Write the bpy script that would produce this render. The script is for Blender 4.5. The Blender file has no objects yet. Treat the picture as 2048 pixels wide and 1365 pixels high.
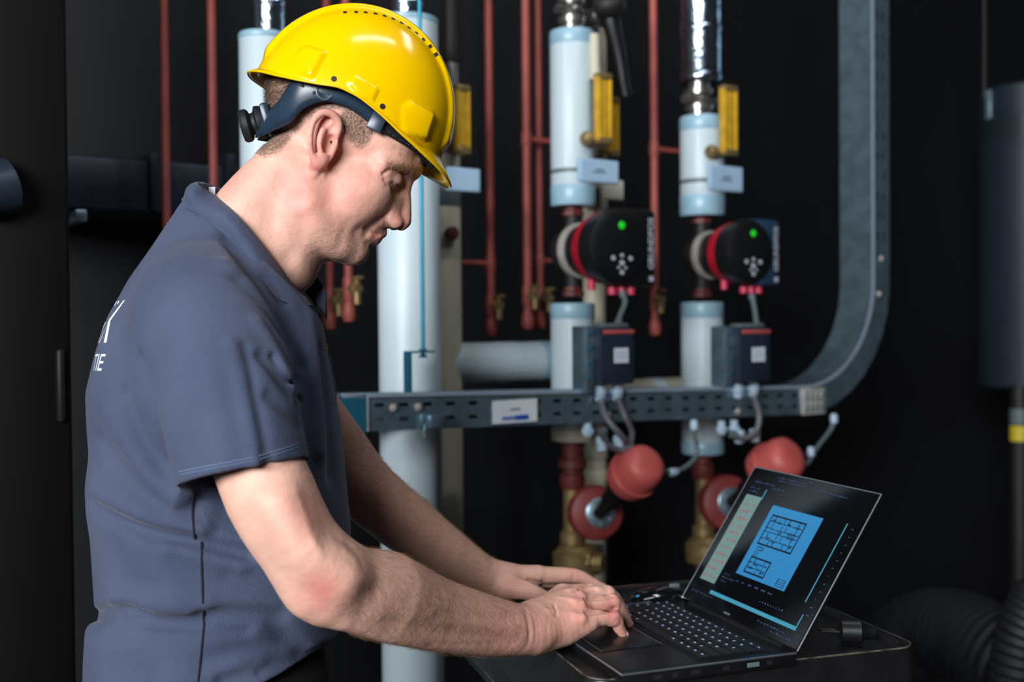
import bpy, bmesh, math, random
import numpy as np
from mathutils import Vector, Matrix
from mathutils.bvhtree import BVHTree
random.seed(7); RNG = np.random.default_rng(7)
SC = bpy.context.scene; COL = SC.collection
# ------------------------------------------------------------------ camera
FPX = 2275.6                                    # focal length in pixels of the 2048 px wide frame (40 mm on 36 mm)
CAM = np.array([0.0, 0.0, 1.40])
_p, _r = math.radians(-1.0), math.radians(0.5)
FW = np.array([0, math.cos(_p), math.sin(_p)]); _rt = np.array([1.0, 0, 0]); _up = np.cross(_rt, FW)
RT = _rt*math.cos(_r) - _up*math.sin(_r); UP = _up*math.cos(_r) + _rt*math.sin(_r)
cd = bpy.data.cameras.new('camera'); cam = bpy.data.objects.new('camera', cd); COL.objects.link(cam)
cd.lens = 40.0; cd.sensor_width = 36.0; cd.clip_start = 0.05; cd.clip_end = 60
cd.dof.use_dof = True; cd.dof.focus_distance = 1.47; cd.dof.aperture_fstop = 3.0; cd.dof.aperture_blades = 0
cam.matrix_world = Matrix(((RT[0], UP[0], -FW[0], CAM[0]), (RT[1], UP[1], -FW[1], CAM[1]), (RT[2], UP[2], -FW[2], CAM[2]), (0, 0, 0, 1)))
SC.camera = cam
SC.cycles.caustics_reflective = False; SC.cycles.caustics_refractive = False
# ------------------------------------------------------------------ light
SC.view_settings.view_transform = 'Standard'; SC.view_settings.look = 'None'
SC.view_settings.gamma = 1.0; SC.view_settings.exposure = 0.0; SC.view_settings.use_curve_mapping = False
wd = bpy.data.worlds.new('world'); SC.world = wd; wd.use_nodes = True
wd.node_tree.nodes['Background'].inputs[0].default_value = (0.30, 0.42, 0.60, 1)
wd.node_tree.nodes['Background'].inputs[1].default_value = 0.02
def area(name, loc, target, size, sy, power, color):
    d = bpy.data.lights.new(name, 'AREA'); d.shape = 'RECTANGLE'; d.size = size; d.size_y = sy; d.energy = power; d.color = color
    o = bpy.data.objects.new(name, d); COL.objects.link(o); o.location = loc
    o.rotation_euler = (Vector(target)-Vector(loc)).to_track_quat('-Z', 'Y').to_euler(); return o
area('daylight_opening', (-2.0, -2.7, 2.65), (0.05, 1.6, 1.1), 2.8, 1.4, 455, (0.93, 0.97, 1.0))
area('ceiling_lamp', (0.30, 1.05, 3.15), (0.0, 1.6, 1.2), 0.9, 0.08, 7, (0.95, 0.97, 1.0))
area('pipe_fill_light', (0.75, 1.95, 3.15), (0.5, 2.75, 1.2), 0.2, 1.0, 9, (0.90, 0.96, 1.0))  # added fill light above the pipes, no known fitting behind it
# ------------------------------------------------------------------ picture geometry helpers
def ray(px, py): return FW + RT*((px-1024)/FPX) + UP*((682.5-py)/FPX)
def P(px, py, Y):
    d = ray(px, py); return CAM + d*((Y-CAM[1])/d[1])
def PR(px, Y): return px*Y/FPX
def onz(px, py, z):
    d = ray(px, py); return CAM + d*((z-CAM[2])/d[2])
def proj(p):
    d = np.asarray(p)-CAM; z = d@FW; return 1024+FPX*(d@RT)/z, 682.5-FPX*(d@UP)/z
YAW = math.radians(35)
WT = np.array([math.cos(YAW), math.sin(YAW), 0]); WN = np.array([math.sin(YAW), -math.cos(YAW), 0]); ZZ = np.array([0, 0, 1.0])
W0 = P(1145, 700, 2.70)
def W(px, py, off=0.0):
    d = ray(px, py); t = (off - (CAM-W0)@WN)/(d@WN); return CAM + d*t
def WS(px, py, off=0.0):                        # metres per pixel there
    return (W(px, py, off)[1])/FPX
# ------------------------------------------------------------------ materials
def lin(c):
    return tuple(((x/255)/12.92 if x/255 <= 0.04045 else ((x/255+0.055)/1.055)**2.4) for x in c)
MATS = {}
def mat(name, rgb, rough=0.5, metal=0.0, noise=0.0, nscale=30, bump=0.0, bscale=120, spec=0.5, coat=0.0, emit=None, estr=0.0, rgb2=None, sss=0.0):
    if name in MATS: return MATS[name]
    m = bpy.data.materials.new(name); m.use_nodes = True; nt = m.node_tree; b = nt.nodes['Principled BSDF']
    c = lin(rgb)+(1,)
    b.inputs['Base Color'].default_value = c; b.inputs['Roughness'].default_value = rough; b.inputs['Metallic'].default_value = metal
    b.inputs['Specular IOR Level'].default_value = spec; b.inputs['Coat Weight'].default_value = coat
    if emit:
        b.inputs['Emission Color'].default_value = lin(emit)+(1,); b.inputs['Emission Strength'].default_value = estr
    if sss:
        b.inputs['Subsurface Weight'].default_value = sss; b.inputs['Subsurface Radius'].default_value = (0.010, 0.004, 0.002); b.inputs['Subsurface Scale'].default_value = 1.0
    tc = nt.nodes.new('ShaderNodeTexCoord')
    if noise or rgb2:
        n = nt.nodes.new('ShaderNodeTexNoise'); n.inputs['Scale'].default_value = nscale; n.inputs['Detail'].default_value = 5
        nt.links.new(tc.outputs['Object'], n.inputs['Vector'])
        r = nt.nodes.new('ShaderNodeMix'); r.data_type = 'RGBA'
        r.inputs['A'].default_value = c
        c2 = lin(rgb2)+(1,) if rgb2 else tuple(x*(1-noise) for x in c[:3])+(1,)
        r.inputs['B'].default_value = c2
        mr = nt.nodes.new('ShaderNodeMapRange'); mr.inputs[1].default_value = 0.35; mr.inputs[2].default_value = 0.65
        nt.links.new(n.outputs['Fac'], mr.inputs[0]); nt.links.new(mr.outputs[0], r.inputs['Factor'])
        nt.links.new(r.outputs['Result'], b.inputs['Base Color'])
    if bump:
        n2 = nt.nodes.new('ShaderNodeTexNoise'); n2.inputs['Scale'].default_value = bscale; n2.inputs['Detail'].default_value = 4
        nt.links.new(tc.outputs['Object'], n2.inputs['Vector'])
        bp = nt.nodes.new('ShaderNodeBump'); bp.inputs['Strength'].default_value = bump; bp.inputs['Distance'].default_value = 0.002
        nt.links.new(n2.outputs['Fac'], bp.inputs['Height']); nt.links.new(bp.outputs['Normal'], b.inputs['Normal'])
    MATS[name] = m; return m
M_wall = mat('dark painted wall', (12, 15, 20), 0.75, noise=0.4, nscale=2.5, bump=0.2, bscale=40)
M_floor = mat('dark concrete', (40, 42, 46), 0.8, noise=0.35, nscale=4)
M_ceil = mat('dark ceiling', (26, 28, 32), 0.9, noise=0.2, nscale=3)
M_duct = mat('dark grey sheet duct', (48, 60, 76), 0.45, 0.3, noise=0.35, nscale=4)
M_cab = mat('black cabinet enamel', (4, 4, 5), 0.7, noise=0.3, nscale=5, spec=0.15)
M_red = mat('red copper pipe', (178, 86, 78), 0.5, 0.0, noise=0.22, nscale=18)
M_brass = mat('brass', (160, 136, 92), 0.45, 0.6, noise=0.3, nscale=60)
M_white = mat('white pipe jacket', (188, 203, 210), 0.42, noise=0.06, nscale=6)
M_beige = mat('beige pipe jacket', (196, 190, 168), 0.5, noise=0.1, nscale=6)
M_bluetape = mat('pale blue tape', (150, 186, 204), 0.35, noise=0.15, nscale=25)
M_strap = mat('grey strap', (92, 104, 108), 0.5, noise=0.1)
M_foil = mat('aluminium foil wrap', (196, 214, 232), 0.2, 1.0, noise=0.25, nscale=40, bump=0.9, bscale=70)
M_chrome = mat('nickel valve metal', (170, 166, 160), 0.28, 0.9, noise=0.25, nscale=50)
M_galv = mat('galvanised steel', (150, 176, 192), 0.33, 0.82, noise=0.28, nscale=22)
M_galvb = mat('blue zinc steel', (46, 122, 150), 0.4, 0.55, noise=0.2, nscale=22)
M_yel = mat('yellow handle plastic', (206, 160, 40), 0.4, noise=0.25, nscale=40)
M_maroon = mat('maroon iron', (104, 44, 40), 0.5, noise=0.3, nscale=30)
M_black = mat('black plastic', (17, 18, 20), 0.42, noise=0.2, nscale=30)
M_iron = mat('black cast iron', (24, 22, 22), 0.6, noise=0.3, nscale=50, bump=0.3)
M_crimson = mat('crimson plastic', (176, 22, 44), 0.4, noise=0.15)
M_pink = mat('pink red plug', (214, 60, 92), 0.4, noise=0.1)
M_silver = mat('silver clamp', (200, 192, 184), 0.35, 0.3, noise=0.2)
M_grey = mat('light grey print', (176, 180, 190), 0.5, noise=0.1)
M_navy = mat('navy black enclosure', (34, 44, 60), 0.42, noise=0.15)
M_bluepanel = mat('blue grey panel', (40, 66, 92), 0.3, noise=0.2)
M_labelw = mat('white label', (214, 220, 226), 0.5, noise=0.05)
M_tagw = mat('pale blue tag board', (160, 188, 212), 0.35, noise=0.06)
M_tagb = mat('cream tag board', (190, 184, 170), 0.5, noise=0.06)
M_ink = mat('dark ink', (70, 78, 92), 0.6, noise=0.1)
M_inkblue = mat('blue ink', (26, 74, 170), 0.5, noise=0.1)
M_gland = mat('pale blue grey nylon', (168, 190, 208), 0.4, noise=0.08)
M_conduit = mat('grey corrugated conduit', (92, 92, 98), 0.5, noise=0.15)
M_actred = mat('red actuator cap', (188, 84, 80), 0.5, noise=0.12, nscale=14)
M_discred = mat('dull red valve body', (134, 50, 48), 0.5, noise=0.25, nscale=25)
M_led = mat('green led', (16, 150, 24), 0.4, emit=(30, 220, 40), estr=0.55)
M_rod = mat('teal threaded rod', (40, 140, 170), 0.4, 0.5, noise=0.15)
M_boiler = mat('slate boiler casing', (27, 38, 48), 0.5, noise=0.15, nscale=5)
M_yellab = mat('yellow sticker', (200, 180, 40), 0.5, noise=0.1)
M_hose = mat('black ribbed hose', (20, 22, 27), 0.6, noise=0.2)
M_tray = mat('black worn tray', (22, 22, 23), 0.34, noise=0.3, nscale=30, bump=0.3, bscale=150)
M_trayedge = mat('worn tray edge', (112, 108, 96), 0.4, 0.3, noise=0.8, nscale=45)
M_lap = mat('black laptop shell', (26, 26, 29), 0.28, 0.3, noise=0.1, nscale=60)
M_lapedge = mat('laptop bright edge', (188, 196, 206), 0.25, 0.9, noise=0.1)
M_key = mat('black key', (21, 22, 26), 0.4, noise=0.15)
M_keyw = mat('key legend', (150, 170, 200), 0.5, noise=0.1, emit=(150, 180, 220), estr=0.25)
M_scr = mat('screen glass', (4, 4, 6), 0.07, noise=0.1, spec=0.35, emit=(8, 9, 12), estr=1.0)
M_page = mat('screen blue page', (30, 80, 120), 0.25, noise=0.05, emit=(40, 128, 178), estr=0.62)
M_pagel = mat('screen plan lines', (8, 14, 26), 0.3, noise=0.1)
M_side = mat('screen grey panel', (60, 80, 80), 0.25, noise=0.05, emit=(106, 132, 128), estr=0.75)
M_sidered = mat('screen red marks', (90, 40, 40), 0.3, noise=0.1, emit=(150, 70, 66), estr=0.8)
M_bar = mat('screen cyan bar', (40, 90, 110), 0.3, noise=0.05, emit=(60, 140, 160), estr=0.7)
M_dim = mat('screen dim text', (30, 40, 60), 0.3, noise=0.05, emit=(52, 66, 92), estr=0.7)
M_mouse = mat('black gloss mouse', (14, 15, 17), 0.12, noise=0.1, coat=0.5)
M_mouseglint = mat('painted cyan mouse glint', (60, 170, 220), 0.3, noise=0.1)  # colour of the highlight painted on the mouse
M_hat = mat('yellow hard hat shell', (234, 184, 0), 0.16, noise=0.03, nscale=10, coat=0.0, spec=0.36)
M_hatdark = mat('hat slot black', (20, 16, 8), 0.7, noise=0.2)
M_band = mat('dark blue headband plastic', (34, 52, 70), 0.33, noise=0.25, nscale=35)
M_pad = mat('black sweat pad', (16, 18, 22), 0.6, noise=0.2)
M_paddot = mat('pale pad dots', (110, 122, 132), 0.6, noise=0.2)
M_print = mat('white shirt print', (225, 232, 240), 0.6, noise=0.06)
M_trouser = mat('black trousers', (16, 17, 20), 0.85, noise=0.3, bump=0.3, bscale=300)
M_shoe = mat('black shoe leather', (14, 14, 15), 0.4, noise=0.2)
M_hair = mat('brown hair', (92, 70, 54), 0.5, noise=0.5, nscale=300, rgb2=(52, 38, 28))
M_hairg = mat('grey brown short hair', (150, 128, 110), 0.5, noise=0.5, nscale=300, rgb2=(88, 70, 56))
M_armhair = mat('sandy arm hair', (150, 112, 74), 0.5, noise=0.3, nscale=300)
M_nail = mat('fingernail', (222, 176, 160), 0.3, noise=0.05)
M_seam = mat('shirt seam thread', (14, 17, 26), 0.9, noise=0.1)
M_stitch = mat('shirt hem stitch', (96, 112, 144), 0.9, noise=0.1)

def fabric_mat(name, rgb, rgb2):
    m = mat(name, rgb, 0.82, noise=0.2, nscale=9, rgb2=rgb2, spec=0.25)
    nt = m.node_tree; b = nt.nodes['Principled BSDF']; b.inputs['Sheen Weight'].default_value = 0.10; b.inputs['Sheen Roughness'].default_value = 0.5
    tc = nt.nodes.new('ShaderNodeTexCoord')
    v = nt.nodes.new('ShaderNodeTexVoronoi'); v.inputs['Scale'].default_value = 520; nt.links.new(tc.outputs['Object'], v.inputs['Vector'])
    n = nt.nodes.new('ShaderNodeTexNoise'); n.inputs['Scale'].default_value = 16; n.inputs['Detail'].default_value = 3; nt.links.new(tc.outputs['Object'], n.inputs['Vector'])
    a = nt.nodes.new('ShaderNodeBump'); a.inputs['Strength'].default_value = 0.35; a.inputs['Distance'].default_value = 0.0012; nt.links.new(v.outputs['Distance'], a.inputs['Height'])
    c = nt.nodes.new('ShaderNodeBump'); c.inputs['Strength'].default_value = 0.25; c.inputs['Distance'].default_value = 0.008
    nt.links.new(n.outputs['Fac'], c.inputs['Height']); nt.links.new(a.outputs['Normal'], c.inputs['Normal']); nt.links.new(c.outputs['Normal'], b.inputs['Normal'])
    return m
M_shirt = fabric_mat('navy grey pique shirt', (68, 76, 99), (59, 67, 90))

def skin_mat():
    m = mat('skin', (224, 174, 154), 0.54, noise=0.12, nscale=40, sss=0.12, spec=0.4)
    nt = m.node_tree; b = nt.nodes['Principled BSDF']
    base = b.inputs['Base Color'].links[0].from_socket
    at = nt.nodes.new('ShaderNodeAttribute'); at.attribute_name = 'mask'; at.attribute_type = 'GEOMETRY'
    sp = nt.nodes.new('ShaderNodeSeparateColor'); nt.links.new(at.outputs['Color'], sp.inputs[0])
    tc = nt.nodes.new('ShaderNodeTexCoord')
    def layer(prev, chan, rgb, scale, lo, hi, amt):
        n = nt.nodes.new('ShaderNodeTexNoise'); n.inputs['Scale'].default_value = scale; n.inputs['Detail'].default_value = 3; nt.links.new(tc.outputs['Object'], n.inputs['Vector'])
        mr = nt.nodes.new('ShaderNodeMapRange'); mr.inputs[1].default_value = lo; mr.inputs[2].default_value = hi; mr.inputs[3].default_value = 1-amt; mr.inputs[4].default_value = 1.0
        nt.links.new(n.outputs['Fac'], mr.inputs[0])
        mu = nt.nodes.new('ShaderNodeMath'); mu.operation = 'MULTIPLY'; nt.links.new(mr.outputs[0], mu.inputs[0]); nt.links.new(sp.outputs[chan], mu.inputs[1])
        x = nt.nodes.new('ShaderNodeMix'); x.data_type = 'RGBA'; nt.links.new(mu.outputs[0], x.inputs['Factor']); nt.links.new(prev, x.inputs['A']); x.inputs['B'].default_value = lin(rgb)+(1,)
        return x.outputs['Result']
    r = layer(base, 1, (206, 110, 104), 60, 0.3, 0.7, 0.35)
    r = layer(r, 2, (136, 100, 80), 420, 0.45, 0.62, 0.75)
    r = layer(r, 0, (110, 88, 72), 500, 0.35, 0.65, 0.55)
    nt.links.new(r, b.inputs['Base Color'])
    n = nt.nodes.new('ShaderNodeTexNoise'); n.inputs['Scale'].default_value = 260; n.inputs['Detail'].default_value = 6; nt.links.new(tc.outputs['Object'], n.inputs['Vector'])
    n2 = nt.nodes.new('ShaderNodeTexNoise'); n2.inputs['Scale'].default_value = 55; n2.inputs['Detail'].default_value = 3; nt.links.new(tc.outputs['Object'], n2.inputs['Vector'])
    a = nt.nodes.new('ShaderNodeBump'); a.inputs['Strength'].default_value = 0.3; a.inputs['Distance'].default_value = 0.0012; nt.links.new(n.outputs['Fac'], a.inputs['Height'])
    c = nt.nodes.new('ShaderNodeBump'); c.inputs['Strength'].default_value = 0.3; c.inputs['Distance'].default_value = 0.004
    nt.links.new(n2.outputs['Fac'], c.inputs['Height']); nt.links.new(a.outputs['Normal'], c.inputs['Normal']); nt.links.new(c.outputs['Normal'], b.inputs['Normal'])
    return m
M_skin = skin_mat()
# ------------------------------------------------------------------ mesh helpers
def V3(p): return np.asarray(p, float)
def nrm(v): v = V3(v); return v/np.linalg.norm(v)
def frame(d):
    d = nrm(d); a = ZZ if abs(d[2]) < 0.95 else np.array([1.0, 0, 0]); u = nrm(np.cross(a, d)); return u, np.cross(d, u)
class MB:
    def __init__(s): s.v = []; s.f = []
    def raw(s, vs, fs):
        o = len(s.v); s.v += [tuple(map(float, x)) for x in vs]; s.f += [tuple(i+o for i in f) for f in fs]; return s
    def box(s, c, ex, ey, ez, hx, hy, hz, bev=0.0):       # centre, axes, half sizes; optional chamfer
        c, ex, ey, ez = map(V3, (c, ex, ey, ez)); bev = min(bev, hx*0.9, hy*0.9, hz*0.9)
        if bev <= 0:
            vs = [c+ex*hx*i+ey*hy*j+ez*hz*k for k in (-1, 1) for j in (-1, 1) for i in (-1, 1)]
            return s.raw(vs, [(0, 2, 3, 1), (4, 5, 7, 6), (0, 1, 5, 4), (2, 6, 7, 3), (0, 4, 6, 2), (1, 3, 7, 5)])
        bm = bmesh.new(); bmesh.ops.create_cube(bm, size=2)
        for v in bm.verts: v.co = Vector((v.co.x*hx, v.co.y*hy, v.co.z*hz))
        bmesh.ops.bevel(bm, geom=list(bm.edges), offset=bev, segments=2, affect='EDGES', profile=0.5)
        bm.verts.index_update()
        vs = [c+ex*v.co.x+ey*v.co.y+ez*v.co.z for v in bm.verts]; fs = [tuple(v.index for v in f.verts) for f in bm.faces]; bm.free()
        return s.raw(vs, fs)
    def lathe(s, a, d, prof, n=24, cap=True, squash=1.0):  # prof: [(distance along, radius)]
        a, d = V3(a), nrm(d); u, w = frame(d); vs = []; fs = []
        for (t, r) in prof:
            for i in range(n):
                q = 2*math.pi*i/n; vs.append(a+d*t+u*r*math.cos(q)+w*r*squash*math.sin(q))
        for k in range(len(prof)-1):
            for i in range(n):
                j = (i+1) % n; fs.append((k*n+i, k*n+j, (k+1)*n+j, (k+1)*n+i))
        if cap:
            fs.append(tuple(reversed(range(n)))); fs.append(tuple((len(prof)-1)*n+i for i in range(n)))
        return s.raw(vs, fs)
    def cyl(s, a, b, r, n=20, r2=None):
        a, b = V3(a), V3(b); L = np.linalg.norm(b-a); return s.lathe(a, b-a, [(0, r), (L, r if r2 is None else r2)], n)
    def tube(s, pts, r, n=10, sub=6, ribs=0.0, cap=True):
        pts = spline(pts, sub); m = len(pts); rr = r if hasattr(r, '__len__') else [r]*m
        if len(rr) != m: rr = np.interp(np.linspace(0, 1, m), np.linspace(0, 1, len(rr)), rr)
        t = np.gradient(pts, axis=0); u, _ = frame(t[0]); vs = []; fs = []
        for k in range(m):
            d = nrm(t[k]); u = nrm(u-d*(u@d)); w = np.cross(d, u); q = rr[k]*(1+(ribs if k % 2 else 0))
            for i in range(n):
                a = 2*math.pi*i/n; vs.append(pts[k]+u*q*math.cos(a)+w*q*math.sin(a))
        for k in range(m-1):
            for i in range(n):
                j = (i+1) % n; fs.append((k*n+i, k*n+j, (k+1)*n+j, (k+1)*n+i))
        if cap:
            fs.append(tuple(reversed(range(n)))); fs.append(tuple((m-1)*n+i for i in range(n)))
        return s.raw(vs, fs)
    def ball(s, c, r, n=16, m=10, axes=None):
        r = r if hasattr(r, '__len__') else (r, r, r); ax = axes if axes is not None else np.eye(3)
        prof = []; vs = []; fs = []; c = V3(c)
        for k in range(m+1):
            ph = math.pi*k/m-math.pi/2
            for i in range(n):
                q = 2*math.pi*i/n; l = np.array([r[0]*math.cos(ph)*math.cos(q), r[1]*math.cos(ph)*math.sin(q), r[2]*math.sin(ph)])
                vs.append(c+l@np.asarray(ax))
        for k in range(m):
            for i in range(n):
                j = (i+1) % n; fs.append((k*n+i, k*n+j, (k+1)*n+j, (k+1)*n+i))
        return s.raw(vs, fs)
    def quad(s, c, ex, ey, hx, hy, th=0.0004):
        n = np.cross(V3(ex), V3(ey)); return s.box(V3(c)+n*th/2, ex, ey, n, hx, hy, th/2)
    def build(s, name, m, parent=None, smooth=True, **props):
        me = bpy.data.meshes.new(name); me.from_pydata(s.v, [], s.f); me.update()
        return link(name, me, m, parent, smooth, **props)
def link(name, me, m, parent=None, smooth=True, **props):
    me.materials.append(m)
    if smooth and len(me.polygons):
        me.polygons.foreach_set('use_smooth', [True]*len(me.polygons))
        try: me.set_sharp_from_angle(angle=math.radians(38))
        except Exception: pass
    o = bpy.data.objects.new(name, me); COL.objects.link(o)
    if parent is not None:
        o.parent = parent; o.matrix_parent_inverse = parent.matrix_world.inverted()
    for k, v in props.items(): o[k] = v
    return o
def thing(name, label, cat, loc, group=None):
    o = bpy.data.objects.new(name, None); COL.objects.link(o); o.empty_display_size = 0.05; o.matrix_world = Matrix.Translation(Vector(tuple(map(float, loc))))
    o['label'] = label; o['category'] = cat
    if group: o['group'] = group
    return o
def spline(pts, sub):
    p = np.asarray(pts, float)
    if sub <= 1 or len(p) < 3:
        if len(p) == 2 and sub > 1: return p[0]+(p[1]-p[0])*np.linspace(0, 1, sub+1)[:, None]
        return p
    q = np.vstack([2*p[0]-p[1], p, 2*p[-1]-p[-2]]); out = []
    for i in range(1, len(q)-2):
        for t in np.arange(sub)/sub:
            a, b, c, d = q[i-1], q[i], q[i+1], q[i+2]
            out.append(0.5*((2*b)+(-a+c)*t+(2*a-5*b+4*c-d)*t*t+(-a+3*b-3*c+d)*t**3))
    out.append(p[-1]); return np.array(out)
def text_mesh(txt, size=1.0, shear=0.0, bold=0.0):
    cu = bpy.data.curves.new('text', 'FONT'); cu.body = txt; cu.size = size; cu.align_x = 'CENTER'; cu.align_y = 'CENTER'; cu.shear = shear; cu.offset = bold; cu.resolution_u = 3
    o = bpy.data.objects.new('text', cu); COL.objects.link(o)
    me = bpy.data.meshes.new_from_object(o); bpy.data.objects.remove(o); bpy.data.curves.remove(cu)
    vs = np.array([v.co[:] for v in me.vertices]) if len(me.vertices) else np.zeros((0, 3)); fs = [tuple(p.vertices) for p in me.polygons]; bpy.data.meshes.remove(me); return vs, fs
# ================================================================== THE PLACE
def struct(name, mb, m): return mb.build(name, m, None, False, kind='structure')
def at_xy(pt, px, py):                              # height of pixel row py on the vertical line through pt
    d = ray(px, py); return (CAM + d*((pt[1]-CAM[1])/d[1]))[2]
struct('floor', MB().box((0.6, 1.5, -0.05), (1, 0, 0), (0, 1, 0), ZZ, 4.2, 5.0, 0.05), M_floor)
struct('ceiling', MB().box((0.6, 1.5, 3.30), (1, 0, 0), (0, 1, 0), ZZ, 4.2, 5.0, 0.05), M_ceil)
struct('wall_back', MB().box(W0-WN*0.66+WT*1.2+ZZ*(1.6-W0[2]), WT, WN, ZZ, 5.2, 0.06, 1.65), M_wall)
struct('wall_right', MB().box((4.2, 1.5, 1.6), (0, 1, 0), (1, 0, 0), ZZ, 5.0, 0.06, 1.65), M_wall)

# --- dim things along the wall on the left
o = thing('air_duct', 'dark grey sheet metal air duct running low along the wall at the left', 'duct', W(200, 380, -0.42))
a = W(-150, 380, -0.42); b = W(470, 372, -0.42); hz = 52*WS(200, 380, -0.42)
MB().box((a+b)/2, WT, WN, ZZ, np.linalg.norm(b-a)/2, 0.10, hz, 0.012).build('body', M_duct, o)
for k in (0.30, 0.66, 0.92):
    MB().box(a+(b-a)*k, WT, WN, ZZ, 0.012, 0.112, hz*1.09, 0.004).build('flange', M_duct, o)
for k in (0.42, 0.8):
    MB().box(a+(b-a)*k-ZZ*hz*1.2, WT, WN, ZZ, 0.012, 0.115, 0.012, 0.003).build('bracket', M_galv, o)
o = thing('switch_cabinet', 'tall black cabinet at the far left edge beside the duct', 'cabinet', P(20, 1365, 1.98)*np.array([1, 1, 0]))
c = P(10, 400, 2.0); c[2] = 1.2
MB().box(c, WT, WN, ZZ, 0.07, 0.16, 1.2, 0.01).build('body', M_cab, o)
MB().box(c+WN*0.165, WT, WN, ZZ, 0.062, 0.008, 1.14, 0.004).build('door', M_cab, o)
MB().box(c+WN*0.18+WT*0.045+ZZ*0.1, WT, WN, ZZ, 0.006, 0.01, 0.06, 0.004).build('handle', M_black, o)
o = thing('vent_hood', 'small curved grey metal hood low on the black cabinet at the left edge', 'hood', P(10, 370, 1.83))
MB().lathe(P(-50, 385, 1.8), nrm(P(60, 365, 1.86)-P(-50, 385, 1.8)), [(0, 0.03), (0.01, 0.045), (0.055, 0.045), (0.06, 0.035)], 24).build('shell', M_duct, o)
MB().cyl(P(-70, 388, 1.79), P(-48, 384, 1.8), 0.02).build('neck', M_duct, o)

# --- red copper pipes
def red_pipe(px, yr, ytop, ybot, wpx, off, label, branch=(), valve=None, cap=True):
    p = W(px, yr, off); s = WS(px, yr, off); z1, z0 = at_xy(p, px, ytop), at_xy(p, px, ybot); r = wpx/2*s
    o = thing('copper_pipe', label, 'pipe', (p[0], p[1], z0), 'red copper pipes')
    MB().cyl((p[0], p[1], z0), (p[0], p[1], z1), r, 16).build('tube', M_red, o)
    if cap:
        MB().lathe((p[0], p[1], z0-0.004), ZZ, [(0, r*1.15), (0.012, r*1.55), (0.03, r*1.5), (0.045, r*1.05)], 16).build('end_cap', M_red, o)
    for (by, bx) in branch:
        zb = at_xy(p, px, by); e = W(bx, by, off); e[2] = zb
        MB().cyl((p[0], p[1], zb), e, r*0.62, 12).build('branch', M_red, o)
        MB().lathe((p[0], p[1], zb-0.02), ZZ, [(0, r*1.05), (0.008, r*1.3), (0.032, r*1.3), (0.04, r*1.05)], 14).build('tee', M_red, o)
    if valve:
        vx, vy = valve; zb = at_xy(p, px, vy); q = np.array([p[0], p[1], zb]); e = W(vx, vy, off+0.03); e[2] = zb; d = nrm(e-q); L = np.linalg.norm(e-q)
        vb = MB().lathe(q, d, [(r*0.6, 0.011), (L*0.6, 0.011), (L*0.62, 0.016), (L*0.9, 0.016), (L*0.92, 0.011), (L*1.25, 0.011)], 12).build('drain_valve', M_brass, o)
        MB().cyl(e, e-ZZ*0.035, 0.009, 10).build('spout', M_brass, vb)
        MB().box(e+ZZ*0.024, d, np.cross(ZZ, d), ZZ, 0.018, 0.006, 0.004, 0.002).build('lever', M_brass, vb)
        MB().cyl(e, e+ZZ*0.022, 0.006, 8).build('stem', M_brass, vb)
        MB().lathe(q-ZZ*0.03, ZZ, [(0, r*1.05), (0.01, r*1.35), (0.05, r*1.35), (0.06, r*1.05)], 14).build('tee', M_red, o)
red_pipe(330, 200, -300, 1700, 17, -0.22, 'leftmost red copper pipe rising behind the man in front of the dark wall', cap=False)
red_pipe(425, 200, -300, 1700, 18, -0.22, 'red copper pipe just above the back of the shirt collar, second from the left', cap=False)
red_pipe(659, 560, -300, 655, 17, -0.24, 'red copper pipe ending under the man\'s chin, nearer his chest', valve=(678, 602))
red_pipe(697, 560, -300, 640, 18, -0.18, 'red copper pipe ending under the man\'s chin, beside the thick white pipe', valve=(714, 578))
red_pipe(980, 400, -300, 668, 16, -0.25, 'red copper pipe right of the helmet brim with a short branch towards the white pipes', branch=((527, 922),), valve=(998, 612))
red_pipe(1054, 400, -300, 655, 17, -0.25, 'left one of two close red copper pipes beside the left pump', branch=((278, 1108),), valve=(1070, 592))
red_pipe(1078, 400, -300, 655, 15, -0.30, 'right one of two close red copper pipes beside the left pump', branch=((521, 1112),), valve=(1098, 598))
red_pipe(1308, 300, -300, 668, 16, -0.12, 'red copper pipe between the two pumps, passing behind the left pump', branch=((298, 1362),), valve=(1322, 600))

# --- insulated pipes
def sect(px, yr, off, w):
    p = W(px, yr, off); s = WS(px, yr, off); return p, s, w/2*s
def zc(p, px, y): return np.array([p[0], p[1], at_xy(p, px, y)])
def jacket(o, px, yr, off, w, y0, y1, m, name='jacket', k=1.0):
    p, s, r = sect(px, yr, off, w); a, b = zc(p, px, y1), zc(p, px, y0); L = b[2]-a[2]; r *= k
    return MB().lathe(a, ZZ, [(0, r*0.96), (min(0.004, L*0.2), r), (L-min(0.004, L*0.2), r), (L, r*0.96)], 40).build(name, m, o)
def seam(o, px, yr, off, w, y0, y1, ang):
    p, s, r = sect(px, yr, off, w); d = np.array([math.cos(ang), math.sin(ang), 0])
    a, b = zc(p, px, y1), zc(p, px, y0); MB().box((a+b)/2+d*r, d, np.cross(ZZ, d), ZZ, 0.0006, 0.004, (b[2]-a[2])/2).build('seam', M_white, o)
def pipe_thing(label, px, yr, off, y1):
    p, s, r = sect(px, yr, off, 10); return thing('insulated_pipe', label, 'pipe', zc(p, px, y1), 'insulated heating pipes')

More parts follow.
